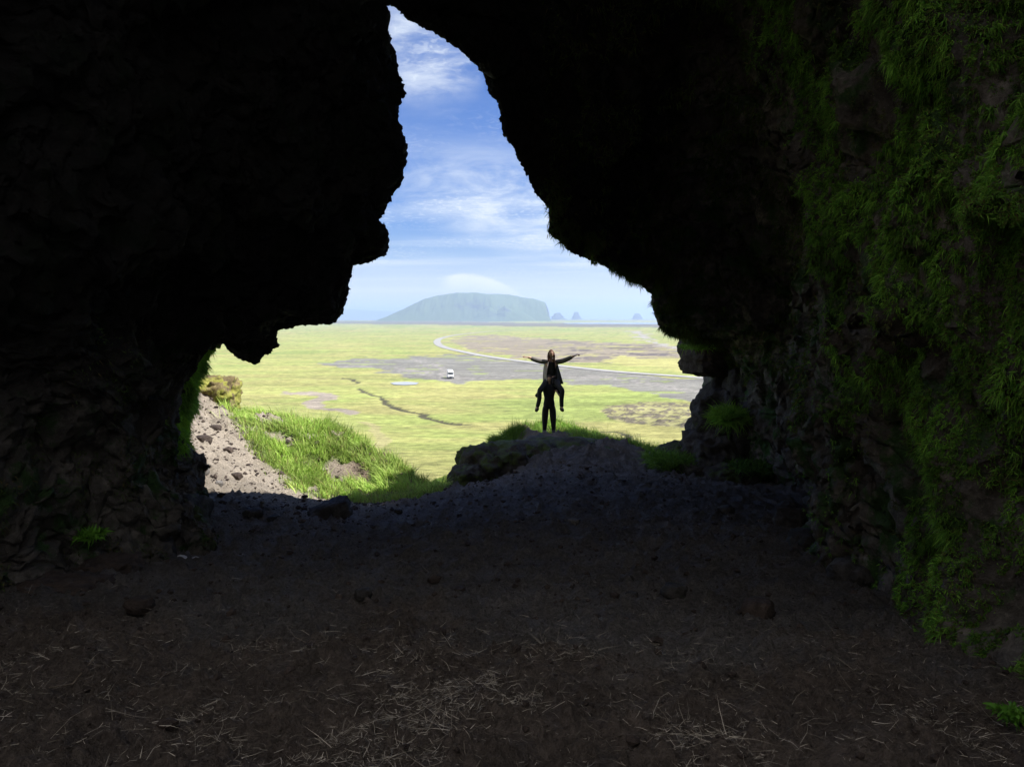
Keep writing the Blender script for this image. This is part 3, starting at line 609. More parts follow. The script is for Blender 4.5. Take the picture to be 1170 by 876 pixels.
# dry straw scattered on the cave floor near the camera
n = 34000; cx = rng.uniform(-3.2, 2.4, n); cyy = 2.3 + rng.gamma(1.6, .75, n); k = rng.random(n) < .12 + 1.3 * sm(fbm(p2(cx, cyy, 1.4), 3, 401), -.04, .25) * (1 - sm(cyy, 3.0, 4.6)) * (1 - .75 * sm(cx, .5, 1.1)); cx, cyy = cx[k], cyy[k]; n = len(cx)
a = rng.uniform(0, 2 * math.pi, n); d = np.stack([np.cos(a), np.sin(a), rng.normal(size=n) * .30 + .12], 1)
z = height(cx, cyy) + .012
sp1 = blades(np.stack([cx, cyy, z], 1), d, rng.gamma(1.8, .019, n) + .012, rng.uniform(.0010, .0024, n), gcolors(n, (.24, .21, .16), (.62, .56, .46)), rng.normal(size=(n, 3)) * .42 * [1, 1, .35])
st = bladeobj('straw', [sp1], M_straw); tag(st, 'dry pale straw and grass stems lying on the dark cave floor', 'straw', kind='stuff')

# ------------------------------------------------------------------ rocks
def rockmesh(name, size, m, seed, rough=.32, sub=4, square=.55, flat=None):
    bm = bmesh.new(); bmesh.ops.create_icosphere(bm, subdivisions=sub, radius=1)
    v = np.array([x.co[:] for x in bm.verts]); bm.verts.ensure_lookup_table()
    f = np.array([[x.index for x in fc.verts] for fc in bm.faces]); bm.free()
    mx = np.abs(v).max(1)[:, None]; v = v * (1 - square) + v / mx * square * .85
    n = fbm(v * 1.3 + seed, 4, seed, .5); r_ = fbm(v * 2.4 + seed, 4, seed + 7, .6, True); cell = fbm(v * 6, 3, seed + 3, .6)
    v = v * (1 + rough * 1.3 * n + rough * .45 * (r_ - .3) + rough * .28 * cell)[:, None]
    return arrmesh(name, v * np.array(size), f, m, smooth=True)
def rock(px, py, y, size, m, seed, label, cat='rock', group=None, name='rock', rot=0, sub=4, rough=.32, square=.55, lift=0.0, tilt=(0, 0)):
    """size = half extents in metres; px,py = where its middle is seen"""
    p = P(px, py, y); o = link(name, rockmesh(name, size, m, seed, rough, sub, square))
    o.location = (p[0], p[1], p[2] + lift); o.rotation_euler = (tilt[0], tilt[1], rot); return tag(o, label, cat, group)
def ground_rock(px, py, y, size, m, seed, label, cat='stone', group=None, name='stone', **kw):
    o = rock(px, py, y, size, m, seed, label, cat, group, name, **kw)
    o.location.z = float(height(np.array([o.location.x]), np.array([o.location.y]))[0]) + size[2] * .5; return o
# outcrop in the middle of the mouth, under the people: three welded masses in one mesh
def merged(name, items, m):
    V_, F_, o = [], [], 0
    for (c, size, rz, seed, rough, square) in items:
        me = rockmesh('tmp', size, None, seed, rough, 5, square); v = np.zeros(len(me.vertices) * 3, np.float32); me.vertices.foreach_get('co', v); v = v.reshape(-1, 3)
        f = np.array([p.vertices[:] for p in me.polygons]); R_ = np.array(Matrix.Rotation(rz, 3, 'Z')); V_.append(v @ R_.T + np.array(c)); F_.append(f + o); o += len(v); bpy.data.meshes.remove(me)
    return arrmesh(name, np.concatenate(V_), np.concatenate(F_), m)
oc = link('rock_outcrop', merged('rock_outcrop', [((1.0, 18.7, -2.13), (1.65, 1.6, .66), .1, 3, .36, .3), ((2.0, 18.2, -2.16), (.8, 1.1, .55), .4, 29, .36, .3), ((-.45, 16.7, -2.02), (.75, .95, .78), .5, 11, .34, .4),
    ((.3, 17.5, -2.0), (.9, .9, .66), -.2, 19, .36, .35), ((-.95, 16.0, -2.15), (.42, .6, .55), .3, 23, .25, .5)], M_mossrock))
tag(oc, 'dark mossy rock outcrop at the cave mouth that the two people stand on', 'rock')
mb = link('mossy_boulder', merged('mossy_boulder', [((3.75, 16.2, -1.75), (.62, .7, .62), .2, 131, .3, .3), ((3.95, 15.3, -1.85), (.55, .55, .5), .2, 137, .3, .3), ((4.35, 14.6, -1.75), (.5, .5, .45), .1, 139, .35, .3), ((3.2, 16.3, -1.95), (.4, .5, .36), .2, 141, .3, .3)], M_mossrock)); tag(mb, 'low mossy rounded rocks stepping down to the floor left of the large boulder', 'rock')
# boulder at the right of the mouth and the block hanging above it
bl = link('boulder', merged('boulder', [((4.85, 16.2, -1.0), (.98, .95, 1.22), .3, 31, .36, .1), ((4.4, 15.8, -1.55), (.8, .8, .75), .1, 37, .38, .3), ((5.4, 16.0, -.6), (.9, 1, 1.4), 0, 41, .28, .5)], M_rock))
tag(bl, 'large grey boulder with grass on it at the right of the cave mouth', 'boulder')
hb = link('hanging_block', merged('hanging_block', [((4.45, 16.7, .75), (.62, .8, .50), .2, 47, .22, .5), ((4.75, 16.6, 1.0), (.8, .8, .6), .2, 53, .25, .5)], M_brownrock))
tag(hb, 'brown rock block wedged between the right boulder and the cave roof', 'rock')
rock(377, 585, 10.2, (.34, .26, .16), M_rock, 61, 'dark squared rock lying on the floor edge beside the sunlit gap', rot=.3, tilt=(0, -.35))
rock(244, 452, 18.2, (.55, .8, .5), M_yellowrock, 67, 'yellow mossy sunlit outcrop beside the path behind the left pillar', rough=.45, sub=5, name='mossy_rock')
rock(655, 541, 14.6, (.34, .28, .13), M_rock, 71, 'flat cracked grey rock lying below the outcrop in the middle of the floor', rough=.4)
rock(190, 612, 8.0, (.42, .6, .42), M_mossrock, 73, 'mossy rock bulge at the foot of the left pillar', sub=5, rough=.35)
rock(120, 655, 6.0, (.28, .24, .14), M_brownrock, 79, 'brown rounded rock against the foot of the left wall', sub=5)
rock(70, 680, 5.3, (.34, .26, .13), M_brownrock, 83, 'low brown slab of rock at the bottom of the left wall', sub=5)
for (px, py, y, sz, m, sd, lb) in [
    (940, 583, 9.0, (.22, .22, .19), M_rock, 91, 'round dark rock in the heap at the foot of the right wall'),
    (905, 590, 8.7, (.18, .2, .17), M_rock, 92, 'dark rock left of the round one in the right wall heap'),
    (925, 618, 7.9, (.2, .22, .14), M_rock, 93, 'lowest dark rock of the heap by the right wall'),
    (962, 605, 7.6, (.26, .26, .26), M_rock, 94, 'tall grey rock leaning on the right wall ridge'),
    (975, 655, 6.3, (.22, .2, .12), M_rock, 95, 'knobbly rock spilling from the foot of the right wall ridge')]:
    rock(px, py, y, sz, m, sd, lb, group='rocks fallen along the right wall', rot=sd)
for (px, py, y, s, m, lb) in [
    (656, 596, 8.6, .055, M_palerock, 'small pale stone alone on the dark floor below the outcrop'),
    (770, 667, 5.4, .075, M_rock, 'dark angular stone in the middle right of the floor'),
    (865, 700, 4.9, .10, M_brownrock, 'flat brown stone with a stick beside it on the right of the floor'),
    (722, 668, 5.4, .04, M_rock, 'small dark stone just left of the angular stone'),
    (290, 598, 9.3, .10, M_rock, 'dark stone nearest the shaded edge of the path'),
    (313, 599, 9.3, .075, M_rock, 'smaller dark stone right of the one by the shaded path edge'),
    (830, 590, 9.6, .09, M_rock, 'dark stone half buried near the right boulder'),
    (228, 530, 12.2, .14, M_palerock, 'white sunlit rock on the path by the left pillar'),
    (300, 577, 10.2, .03, M_palerock, 'tiny white stone in the shade at the edge of the path'),
    (250, 535, 12.0, .06, M_palerock, 'grey stone on the sunlit path right of the white rock'),
    (232, 497, 14.2, .13, M_brownrock, 'brown stone on the upper sunlit path'),
    (245, 478, 15.8, .11, M_brownrock, 'brown stone below the yellow mossy outcrop'),
    (270, 523, 13.0, .08, M_brownrock, 'small brown stone on the path where the grass begins'),
    (716, 650, 5.9, .05, M_rock, 'blackish clod standing up in the middle of the floor'),
    (160, 705, 4.7, .07, M_brownrock, 'brown clod on the left of the floor'),
    (415, 686, 5.1, .05, M_rock, 'dark clod left of the middle of the floor'),
    (495, 575, 11.6, .05, M_rock, 'small stone on the floor edge left of the outcrop'),
    (455, 583, 11.0, .05, M_rock, 'small stone on the floor edge right of the squared rock')]:
    ground_rock(px, py, y, (s * 1.25, s * 1.1, s * .8), m, int(px + py), lb, group='stones on the cave floor and path', sub=3, rot=px)
# uncountable clods and grit
def clods():
    V_, F_, C_, o = [], [], [], 0
    bm = bmesh.new(); bmesh.ops.create_icosphere(bm, subdivisions=1, radius=1); v0 = np.array([x.co[:] for x in bm.verts]); f0 = np.array([[x.index for x in fc.verts] for fc in bm.faces]); bm.free()
    n = 5000; x = rng.uniform(-3.4, 3.2, n); y = rng.uniform(2.2, 15, n); n2 = 5200; x = np.r_[x, rng.uniform(-7.5, -2, n2)]; y = np.r_[y, rng.uniform(9, 19, n2)]
    z = height(x, y); s = rng.gamma(1.3, .005, len(x)) * (1 + y * .06) + .002
    for i in range(len(x)):
        vv = v0 * (1 + rng.normal(size=(len(v0), 1)) * .22) * s[i] * np.array([1, 1, .65]) + [x[i], y[i], z[i] + s[i] * .2]
        V_.append(vv); F_.append(f0 + o); o += len(v0)
    return arrmesh('gravel', np.concatenate(V_), np.concatenate(F_), M_brownrock, smooth=False)
tag(link('gravel', clods()), 'small clods and grit scattered over the floor and path', 'gravel', kind='stuff')

# sticks and the white scrap
def tube(name, pts, rad, m, parent=None, seg=6):
    pts = np.array(pts, float); rad = np.broadcast_to(rad, len(pts)); V_ = []
    for i, p in enumerate(pts):
        t = pts[min(i + 1, len(pts) - 1)] - pts[max(i - 1, 0)]; t /= np.linalg.norm(t); a = np.cross(t, [0.03, .1, 1]); a /= np.linalg.norm(a); b = np.cross(t, a)
        for k in range(seg): w = 2 * math.pi * k / seg; V_.append(p + (a * math.cos(w) + b * math.sin(w)) * rad[i])
    F_ = [(i * seg + k, i * seg + (k + 1) % seg, (i + 1) * seg + (k + 1) % seg, (i + 1) * seg + k) for i in range(len(pts) - 1) for k in range(seg)]
    return link(name, arrmesh(name, np.array(V_), F_, m), parent)
M_stick = simple('stick_wood', (.28, .22, .16), .8, .3, 60); M_white = simple('white_scrap', (.75, .75, .76), .6, .05, 20)
def gpt(px, py, y, up=.01): p = P(px, py, y); return [p[0], p[1], float(height(p[0:1], p[1:2])[0]) + up]
tag(tube('stick', [gpt(848, 694, 5.0), gpt(862, 702, 4.95), gpt(876, 708, 4.9)], [.005, .006, .003], M_stick), 'thin pale stick lying beside the flat brown stone', 'stick', 'sticks on the floor')
tag(tube('stick', [gpt(160, 754, 3.85), gpt(162, 747, 3.95, .03), gpt(167, 742, 4.0, .02)], [.004, .005, .002], M_straw if False else M_stick), 'short pale curved stick on the left of the floor', 'stick', 'sticks on the floor')
tag(tube('stick', [gpt(60, 845, 2.95), gpt(85, 820, 3.1, .02), gpt(110, 800, 3.3, .015)], [.003, .004, .002], M_stick), 'long pale stem lying in the lower left corner', 'stick', 'sticks on the floor')
a_, b_ = gpt(204, 659, 6.55, .02), gpt(228, 651, 6.8, .035); sc = []
bm = bmesh.new(); n = 9
for i in range(n):
    t = i / (n - 1); c = np.array(a_) * (1 - t) + np.array(b_) * t; w = .028 * math.sin(math.pi * (t * .8 + .12)); zz = .012 * math.sin(t * 9)
    for s2 in (-1, 0, 1): sc.append(bm.verts.new((c[0], c[1] + s2 * w, c[2] + zz + (.008 if s2 == 0 else 0))))
for i in range(n - 1):
    for j in range(2): bm.faces.new((sc[i*3+j], sc[i*3+j+1], sc[i*3+4+j], sc[i*3+3+j]))
bmesh.ops.solidify(bm, geom=bm.faces[:], thickness=.003); me = bpy.data.meshes.new('paper_scrap'); bm.to_mesh(me); bm.free(); me.materials.append(M_white)
tag(link('paper_scrap', me), 'torn white scrap lying on the dark floor near the left wall', 'litter')

# ------------------------------------------------------------------ leafy plants on the rocks
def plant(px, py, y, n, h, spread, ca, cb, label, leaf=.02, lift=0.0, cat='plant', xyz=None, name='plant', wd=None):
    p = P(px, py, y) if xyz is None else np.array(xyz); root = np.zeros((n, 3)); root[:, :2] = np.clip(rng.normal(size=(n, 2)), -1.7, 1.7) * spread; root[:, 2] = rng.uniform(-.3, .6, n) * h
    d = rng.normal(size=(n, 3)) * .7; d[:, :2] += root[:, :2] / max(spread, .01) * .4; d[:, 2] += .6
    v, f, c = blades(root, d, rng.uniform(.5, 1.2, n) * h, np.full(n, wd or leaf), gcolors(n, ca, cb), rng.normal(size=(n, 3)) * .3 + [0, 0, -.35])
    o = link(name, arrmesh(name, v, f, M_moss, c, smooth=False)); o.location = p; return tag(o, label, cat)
GA, GB = (.14, .32, .03), (.30, .52, .06)
plant(103, 612, 6.0, 420, .06, .045, (.08, .22, .02), (.16, .36, .04), 'small bright green plant low on the left wall')
plant(196, 565, 9.6, 700, .12, .10, GA, GB, 'green fern tuft on the pillar foot beside the path', wd=.014)
plant(835, 478, 15.1, 2600, .26, .17, GA, GB, 'bright green grass tuft high on the right boulder', wd=.016)
plant(866, 458, 15.2, 1300, .16, .12, GA, GB, 'green ferns on the upper right edge of the boulder', wd=.014)
plant(862, 440, 15.4, 600, .12, .07, GA, GB, 'thin strip of ferns curling up the top of the boulder', wd=.014)
plant(800, 397, 16.0, 900, .10, .22, GA, GB, 'row of ferns under the roof above the wedged block', wd=.014)['kind'] = 'stuff'
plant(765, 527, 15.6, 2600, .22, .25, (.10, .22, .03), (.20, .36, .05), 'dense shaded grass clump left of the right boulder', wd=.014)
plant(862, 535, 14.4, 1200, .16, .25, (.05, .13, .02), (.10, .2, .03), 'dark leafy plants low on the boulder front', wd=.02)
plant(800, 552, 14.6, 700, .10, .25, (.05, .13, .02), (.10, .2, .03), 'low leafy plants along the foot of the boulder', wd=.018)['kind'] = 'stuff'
plant(1155, 815, 2.75, 240, .035, .03, (.07, .2, .02), (.14, .32, .04), 'small bright leafy plant in the lower right corner', leaf=.014)
plant(568, 505, 21.0, 900, .2, .12, (.08, .16, .02), (.16, .26, .04), 'grass tuft on the left shoulder of the outcrop', wd=.014)

# ------------------------------------------------------------------ people
def skinmesh(name, verts, edges, radii, m, sub=2, root=0):
    me = bpy.data.meshes.new('tmp'); me.from_pydata([tuple(v) for v in verts], edges, []); o = bpy.data.objects.new('tmp', me); COL.objects.link(o)
    md = o.modifiers.new('s', 'SKIN'); md.use_smooth_shade = True; ms = o.modifiers.new('u', 'SUBSURF'); ms.levels = sub; ms.render_levels = sub
    for i, r in enumerate(radii):
        sv = me.skin_vertices[0].data[i]; sv.radius = (r, r) if np.isscalar(r) else r; sv.use_root = (i == root)
    dg = bpy.context.evaluated_depsgraph_get(); me2 = bpy.data.meshes.new_from_object(o.evaluated_get(dg)); bpy.data.objects.remove(o); bpy.data.meshes.remove(me)
    me2.name = name; me2.materials.clear(); me2.materials.append(m)
    for p in me2.polygons: p.use_smooth = True
    return me2
def chain(*parts):
    """parts: list of (start_index_or_None, [(x,y,z,r),...])"""
    V_, E_, R_ = [], [], []
    for st_, lst in parts:
        prev = st_
        for (x, y, z, r) in lst:
            V_.append((x, y, z)); R_.append(r)
            if prev is not None: E_.append((prev, len(V_) - 1))
            prev = len(V_) - 1
    return V_, E_, R_
M_skin = simple('skin', (.50, .32, .24), .5, .06, 8); M_hair = simple('hair_brown', (.10, .045, .025), .6, .3, 60); M_hair2 = simple('hair_dark', (.03, .022, .018), .6, .3, 60)
M_black = simple('black_cloth', (.018, .018, .02), .9, .2, 30); M_trous = simple('dark_trousers', (.022, .023, .028), .9, .2, 30); M_jkt = simple('grey_jacket', (.12, .114, .105), .85, .15, 30)
M_lining = simple('pale_fleece', (.62, .58, .53), .95, .1, 30); M_shoe = simple('shoe_rubber', (.03, .025, .022), .7, .2, 30)
def headparts(root, c, r, hair, hm, long=False):
    """face details on the body head; c = head centre, facing -Y"""
    def ell(name, cc, rr, m, cut=None):
        bm = bmesh.new(); bmesh.ops.create_icosphere(bm, subdivisions=3, radius=1)
        for v in bm.verts: v.co = Vector((v.co.x * rr[0] + cc[0], v.co.y * rr[1] + cc[1], v.co.z * rr[2] + cc[2]))
        if cut:
            bmesh.ops.delete(bm, geom=[v for v in bm.verts if cut(v.co)], context='VERTS')
        me = bpy.data.meshes.new(name); bm.to_mesh(me); bm.free(); me.materials.append(m)
        for p in me.polygons: p.use_smooth = True
        return link(name, me, root)
    x, y, z = c
    ell('hair', (x, y + .018, z + .025), (r * .93, r * 1.08, r * 1.12), hm, lambda q: q.y < y - r * .45 and q.z < z + r * .55)
    if long:
        for s in (-1, 1): tube('hair_lock', [(x + s * r * .72, y, z + .03), (x + s * r * .95, y - .02, z - .08), (x + s * r * .9, y - .05, z - .18), (x + s * r * .8, y - .06, z - .27)], [.035, .04, .035, .015], hm, root, 10)
    for s in (-1, 1):
        ell('eye', (x + s * .032, y - r * .86, z + .005), (.012, .008, .008), M_black)
        ell('ear', (x + s * r * .86, y + .005, z - .005), (.012, .02, .032), M_skin)
    ell('mouth', (x, y - r * .84, z - .055), (.025, .008, .007), M_hair)
def hand_fingers(wrist, d, up, r=.0085):
    """separate curled fingers leaving the palm; returns extra chains"""
    d = np.array(d, float); d /= np.linalg.norm(d); up = np.array(up, float); up -= d * (up @ d); up /= np.linalg.norm(up); s = np.cross(d, up); out = []
    for k, l in zip((-1.5, -.5, .5, 1.5), (.065, .078, .074, .058)):
        a = wrist + d * .085 + s * k * .021; out.append([tuple(a) + (r,), tuple(a + d * l * .5 + s * k * .003 - up * .004) + (r * .95,), tuple(a + d * l - up * .02) + (r * .75,)])
    a = wrist + d * .03 - s * .035; out.append([tuple(a) + (r * 1.15,), tuple(a + d * .035 - s * .03) + (r,), tuple(a + d * .065 - s * .04) + (r * .8,)])
    return out
def add_hands(me, hands, root, m=M_skin):
    """merge palm + five fingers per hand into the body mesh"""
    bm = bmesh.new(); bm.from_mesh(me)
    for w, d, up in hands:
        w = np.array(w, float); dd = np.array(d, float); dd /= np.linalg.norm(dd)
        palm = skinmesh('p', *chain((None, [tuple(w - dd * .02) + (.026,), tuple(w + dd * .04) + ((.036, .017),), tuple(w + dd * .085) + ((.038, .014),)])), m)
        bm.from_mesh(palm); bpy.data.meshes.remove(palm)
        for f in hand_fingers(w, dd, up):
            fm = skinmesh('f', *chain((None, f)), m, 1); bm.from_mesh(fm); bpy.data.meshes.remove(fm)
    bm.to_mesh(me); bm.free()
    for p in me.polygons: p.use_smooth = True; p.material_index = 0
FX, FY = 1.13, 22.5; FZ = float(height(np.array([FX]), np.array([FY]))[0])
FZ = max(FZ, -2.02)
# man, standing, facing the camera, holding the shins of the rider
man = bpy.data.objects.new('person', None); COL.objects.link(man); man.location = (FX, FY, FZ)
tag(man, 'standing person in black clothes carrying the other on the shoulders', 'person')
HIP = .92
torso = [(0, .02, HIP, (.125, .09)), (0, .02, 1.08, (.13, .095)), (0, .01, 1.25, (.175, .12)), (0, .01, 1.39, (.175, .115)), (0, 0, 1.47, .06), (0, -.015, 1.54, .058), (0, -.02, 1.62, (.075, .09)), (0, -.02, 1.70, (.078, .095)), (0, -.015, 1.765, (.055, .065))]
legsL = [(-.10, .02, .84, .105), (-.125, 0, .48, .08), (-.13, .02, .28, .058), (-.135, .03, .09, .043), (-.145, -.10, .04, .038)]
legsR = [(.10, .02, .84, .105), (.125, 0, .48, .08), (.135, .02, .28, .058), (.14, .03, .09, .043), (.155, -.10, .04, .038)]
armL = [(-.20, .01, 1.385, .062), (-.33, -.02, 1.20, .047), (-.40, -.03, 1.13, .043), (-.31, -.14, 1.24, .034), (-.27, -.17, 1.28, .028)]
armR = [(.20, .01, 1.385, .062), (.34, -.02, 1.19, .047), (.41, -.03, 1.11, .043), (.31, -.14, 1.18, .034), (.265, -.18, 1.215, .028)]
V_, E_, R_ = chain((None, torso), (0, legsL), (0, legsR), (3, armL), (3, armR))
body = skinmesh('body', V_, E_, R_, M_skin); add_hands(body, [(armL[-1][:3], (.4, .1, .6), (0, -1, 0)), (armR[-1][:3], (-.4, .1, .6), (0, -1, 0))], man); link('body', body, man)
gr = lambda lst, g: [(x, y, z, (tuple(a + g for a in r) if not np.isscalar(r) else r + g)) for x, y, z, r in lst]
V_, E_, R_ = chain((None, gr([(0, .02, .76, (.18, .135)), (0, .02, .86, (.175, .13)), (0, .02, .98, (.16, .12))] + torso[1:4] + [(0, 0, 1.46, (.10, .09)), (0, 0, 1.54, (.07, .07))], .018)), (4, gr(armL[:4], .02)), (4, gr(armR[:4], .02)))
link('sweater', skinmesh('sweater', V_, E_, R_, M_black), man)
V_, E_, R_ = chain((None, gr([(0, .02, 1.0, (.15, .11)), (0, .02, .92, (.15, .11))], .012)), (1, gr(legsL[:3], .024) + [(-.135, .03, .10, .065), (-.136, .03, .02, .06)]), (1, gr(legsR[:3], .024) + [(.14, .03, .10, .065), (.141, .03, .02, .06)]))
link('trousers', skinmesh('trousers', V_, E_, R_, M_trous), man)
for s, lg in ((-1, legsL), (1, legsR)):
    V_, E_, R_ = chain((None, [(lg[3][0], .11, .06, .05), (lg[3][0], .05, .065, .07), (lg[3][0] + s * .005, -.05, .055, (.062, .052)), (lg[4][0], -.15, .045, (.058, .045)), (lg[4][0], -.22, .04, .04)]))
    link('shoe', skinmesh('shoe', V_, E_, R_, M_shoe), man)
headparts(man, (0, -.02, 1.665), .09, None, M_hair2)
# rider, arms stretched wide
rid = bpy.data.objects.new('person', None); COL.objects.link(rid); rid.location = (FX + .03, FY + .06, FZ + 1.54)
tag(rid, 'person in an open jacket riding on the other one\'s shoulders with arms spread wide', 'person')
t2 = [(.03, .06, .07, (.15, .13)), (.03, .06, .22, (.125, .10)), (.03, .05, .40, (.155, .11)), (.03, .04, .60, (.15, .10)), (.03, .03, .69, .052), (.03, .02, .76, .05), (.03, 0, .85, (.074, .09)), (.03, 0, .93, (.078, .094)), (.03, .01, .99, (.055, .065))]
lL = [(-.10, -.02, .05, .095), (-.25, -.26, -.12, .068), (-.34, -.34, -.19, .062), (-.33, -.28, -.46, .056), (-.40, -.25, -.73, .044), (-.43, -.34, -.78, .036)]
lR = [(.15, -.02, .05, .095), (.28, -.26, -.12, .068), (.36, -.34, -.19, .062), (.33, -.28, -.46, .056), (.34, -.25, -.73, .044), (.36, -.34, -.78, .036)]
aL = [(-.13, .04, .63, .062), (-.33, .02, .655, .058), (-.44, .01, .69, .054), (-.60, -.01, .755, .042), (-.68, -.02, .78, .032)]
aR = [(.20, .04, .63, .062), (.40, .02, .665, .058), (.51, .01, .715, .054), (.67, -.01, .79, .042), (.745, -.02, .825, .032)]
V_, E_, R_ = chain((None, t2), (0, lL), (0, lR), (3, aL), (3, aR))
body = skinmesh('body', V_, E_, R_, M_skin); add_hands(body, [(aL[-1][:3], (-1, -.05, .15), (0, -.6, 1)), (aR[-1][:3], (1, -.05, .22), (0, -.6, 1))], rid); link('body', body, rid)
V_, E_, R_ = chain((None, gr([(.03, .06, -.04, (.16, .14)), (.03, .06, .06, (.155, .135))] + t2[1:4] + [(.03, .04, .66, (.07, .065))], .016))); link('top', skinmesh('top', V_, E_, R_, M_black), rid)
V_, E_, R_ = chain((None, gr(t2[:1], .012)), (0, gr(lL[:5], .016)), (0, gr(lR[:5], .016))); link('trousers', skinmesh('trousers', V_, E_, R_, M_trous), rid)
for lg in (lL, lR):
    x, y, z = lg[4][:3]; V_, E_, R_ = chain((None, [(x, y + .09, z - .03, .05), (x, y + .04, z - .02, .068), (x, y - .04, z - .05, (.062, .056)), (lg[5][0], y - .13, z - .07, (.058, .048)), (lg[5][0], y - .19, z - .075, .04)])); link('shoe', skinmesh('shoe', V_, E_, R_, M_shoe), rid)
for (a, nm) in ((aL, 0), (aR, 1)):
    V_, E_, R_ = chain((None, gr([(.03 + (a[0][0] - .03) * .35, .05, .61, .06)] + a[:4], .02))); link('sleeve', skinmesh('sleeve', V_, E_, R_, M_jkt), rid)
def panel(name, path, m, thick=.02):
    bm = bmesh.new(); rows = []
    for (x0, y0, x1, y1, z) in path:
        rows.append([bm.verts.new((x0 + (x1 - x0) * k / 5, y0 + (y1 - y0) * k / 5 - .03 * math.sin(k * 1.6 + z * 9), z + .01 * math.sin(k * 2.0))) for k in range(6)])
    for a, b in zip(rows[:-1], rows[1:]):
        for k in range(5): bm.faces.new((a[k], a[k + 1], b[k + 1], b[k]))
    bmesh.ops.solidify(bm, geom=bm.faces[:], thickness=thick); me = bpy.data.meshes.new(name); bm.to_mesh(me); bm.free(); me.materials.append(m)
    for p in me.polygons: p.use_smooth = True
    return link(name, me, rid)
panel('jacket_front', [(-.16, .10, -.05, -.07, .64), (-.20, .08, -.09, -.09, .45), (-.22, .06, -.11, -.12, .25), (-.225, .04, -.10, -.14, .05), (-.21, .04, -.10, -.14, -.03)], M_lining)
panel('jacket_front', [(.22, .10, .11, -.07, .64), (.27, .10, .15, -.08, .45), (.33, .12, .17, -.09, .25), (.39, .14, .19, -.10, .05), (.42, .14, .33, -.05, -.04)], M_jkt)
panel('jacket_back', [(-.14, .14, .20, .14, .66), (-.19, .18, .26, .18, .45), (-.21, .22, .31, .22, .2), (-.22, .24, .38, .24, -.02)], M_jkt)
headparts(rid, (.03, 0, .89), .09, None, M_hair, True)

# ------------------------------------------------------------------ the white camper on the gravel flat
M_van = simple('white_van_paint', (.82, .83, .85), .3, .03, 3, .5); M_glass = simple('dark_glass', (.02, .025, .03), .1, .1, 3, .6); M_tyre = simple('tyre', (.02, .02, .02), .9, .1, 10)
M_rim = simple('rim', (.5, .5, .52), .35, .1, 10, .5, .8); M_bump = simple('bumper_plastic', (.05, .05, .055), .6, .1, 10); M_lamp = simple('lamp_lens', (.7, .7, .72), .15, .05, 10, .6); M_red = simple('rear_lens', (.4, .02, .02), .3, .1, 10)
vp = toplain(514.5, 431.5, ZP + .2)
van = bpy.data.objects.new('camper_van', None); COL.objects.link(van); van.rotation_euler = (0, 0, math.radians(9)); van.scale = (.95, .95, .95)
van.location = (vp[0], vp[1], float(height(vp[0:1], vp[1:2])[0])); tag(van, 'white high-roofed camper van parked on the grey gravel flat', 'van')
def prism(name, prof, w, m, parent, bev=.04, taper=None):
    """side profile (y,z) extruded across x"""
    bm = bmesh.new(); a = [bm.verts.new((-w, y, z)) for y, z in prof]; b = [bm.verts.new((w, y, z)) for y, z in prof]; n = len(prof)
    bm.faces.new(a[::-1]); bm.faces.new(b)
    for i in range(n): bm.faces.new((a[i], a[(i + 1) % n], b[(i + 1) % n], b[i]))
    bmesh.ops.recalc_face_normals(bm, faces=bm.faces[:])
    if taper: 
        for v in bm.verts: v.co.x *= taper(v.co)
    if bev: bmesh.ops.bevel(bm, geom=bm.edges[:], offset=bev, segments=2, affect='EDGES')
    me = bpy.data.meshes.new(name); bm.to_mesh(me); bm.free(); me.materials.append(m); return link(name, me, parent)
tp = lambda c: 1 - .08 * max(0, (c.z - 1.3))
prism('body', [(-2.75, .38), (-2.8, .95), (-2.55, 1.18), (-1.95, 1.38), (-1.25, 2.05), (-1.05, 2.15), (2.75, 2.15), (2.85, 1.9), (2.85, .38)], 1.02, M_van, van, .07, tp)
prism('high_roof', [(-1.65, 2.12), (-1.55, 2.5), (-1.1, 2.85), (2.6, 2.9), (2.78, 2.12)], .95, M_van, van, .08, lambda c: 1 - .10 * max(0, c.z - 2.1))
ws = prism('windscreen', [(-1.93, 1.42), (-1.90, 1.39), (-1.24, 2.0), (-1.30, 2.06)], .86, M_glass, van, .01)
for v in ws.data.vertices: v.co.y -= .05
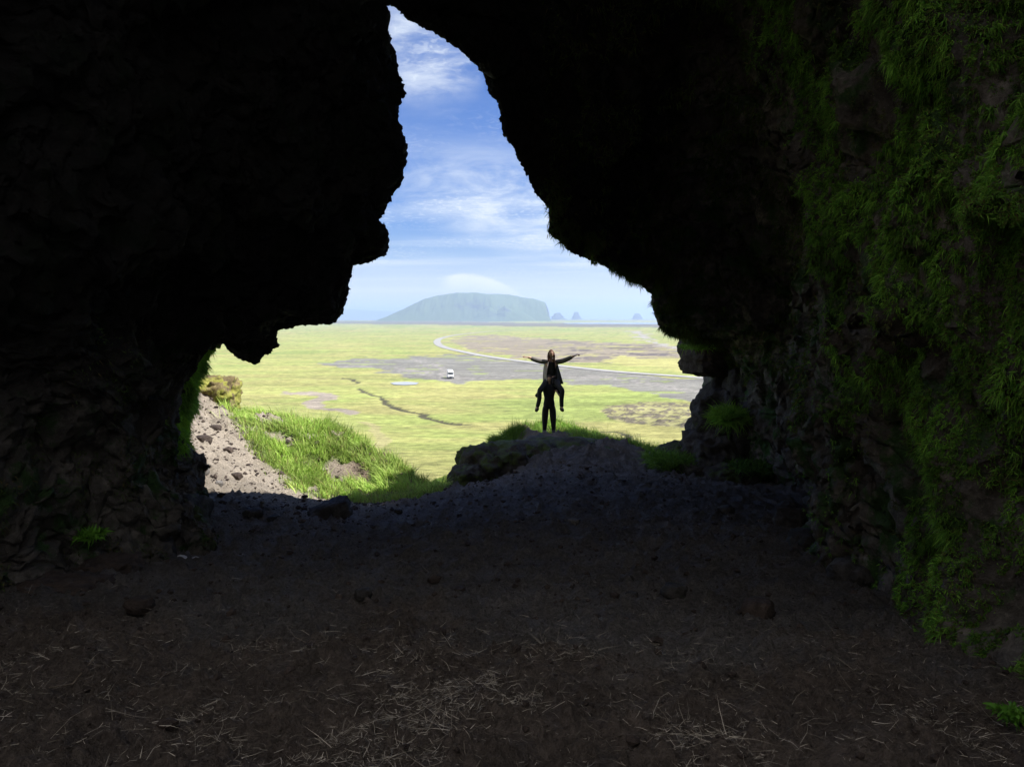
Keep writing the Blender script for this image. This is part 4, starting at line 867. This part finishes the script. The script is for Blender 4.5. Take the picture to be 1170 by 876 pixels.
for s in (-1, 1):
    prism('side_window', [(-1.35, 1.45), (-1.05, 1.95), (-.35, 1.95), (-.35, 1.45)], .02, M_glass, van, .01).location.x = s * 1.0
    prism('side_window', [(.2, 1.5), (.2, 1.95), (1.5, 1.95), (1.5, 1.5)], .02, M_glass, van, .01).location.x = s * 1.0
    h = prism('headlight', [(-2.80, .82), (-2.74, 1.04), (-2.55, 1.06), (-2.55, .82)], .15, M_lamp, van, .02); h.location.x = s * .78; h.location.y = -.02
    mr = prism('mirror', [(-1.55, 1.4), (-1.55, 1.7), (-1.42, 1.7), (-1.42, 1.4)], .09, M_bump, van, .02); mr.location.x = s * 1.16
    rl = prism('rear_light', [(2.85, .9), (2.85, 1.4), (2.89, 1.4), (2.89, .9)], .07, M_red, van, .01); rl.location.x = s * .9
    for yy in (-1.9, 1.75):
        tub = []; 
        def disc(nm, r, w, m, par, x0):
            bm = bmesh.new(); bmesh.ops.create_cone(bm, cap_ends=True, segments=24, radius1=r, radius2=r, depth=w, matrix=Matrix.Translation((x0, yy, .35)) @ Matrix.Rotation(math.pi / 2, 4, 'Y'))
            bmesh.ops.bevel(bm, geom=[e for e in bm.edges if e.calc_length() < r * .4 and e.is_manifold and len(e.link_faces) == 2 and e.calc_face_angle(0) > 1], offset=.02, segments=2, affect='EDGES')
            me = bpy.data.meshes.new(nm); bm.to_mesh(me); bm.free(); me.materials.append(m); return link(nm, me, par)
        t_ = disc('wheel', .35, .22, M_tyre, van, s * .90); disc('rim', .20, .03, M_rim, t_, s * 1.015)
prism('bumper', [(-2.86, .34), (-2.88, .62), (-2.72, .66), (-2.72, .34)], .98, M_bump, van, .03)
prism('grille', [(-2.83, .74), (-2.82, .92), (-2.76, .92), (-2.76, .74)], .48, M_bump, van, .01)

# ------------------------------------------------------------------ haze
def box(name, lo, hi):
    bm = bmesh.new(); bmesh.ops.create_cube(bm, size=1); me = bpy.data.meshes.new(name)
    for v in bm.verts: v.co = Vector([lo[k] + (hi[k] - lo[k]) * (v.co[k] + .5) for k in range(3)])
    bm.to_mesh(me); bm.free(); return me
hm = bpy.data.materials.new('haze'); hm.use_nodes = True; t = hm.node_tree; t.nodes.clear()
pv = nd(t, 'ShaderNodeVolumePrincipled', {'Color': (.52, .67, .97, 1), 'Density': .00026, 'Anisotropy': .2})
t.links.new(pv.outputs[0], nd(t, 'ShaderNodeOutputMaterial').inputs['Volume'])
me = box('haze', (-13800, -60, -25), (13800, 14200, 150)); me.materials.append(hm)
tag(link('haze', me), 'pale sea haze over the plain and coast', 'haze', kind='stuff')
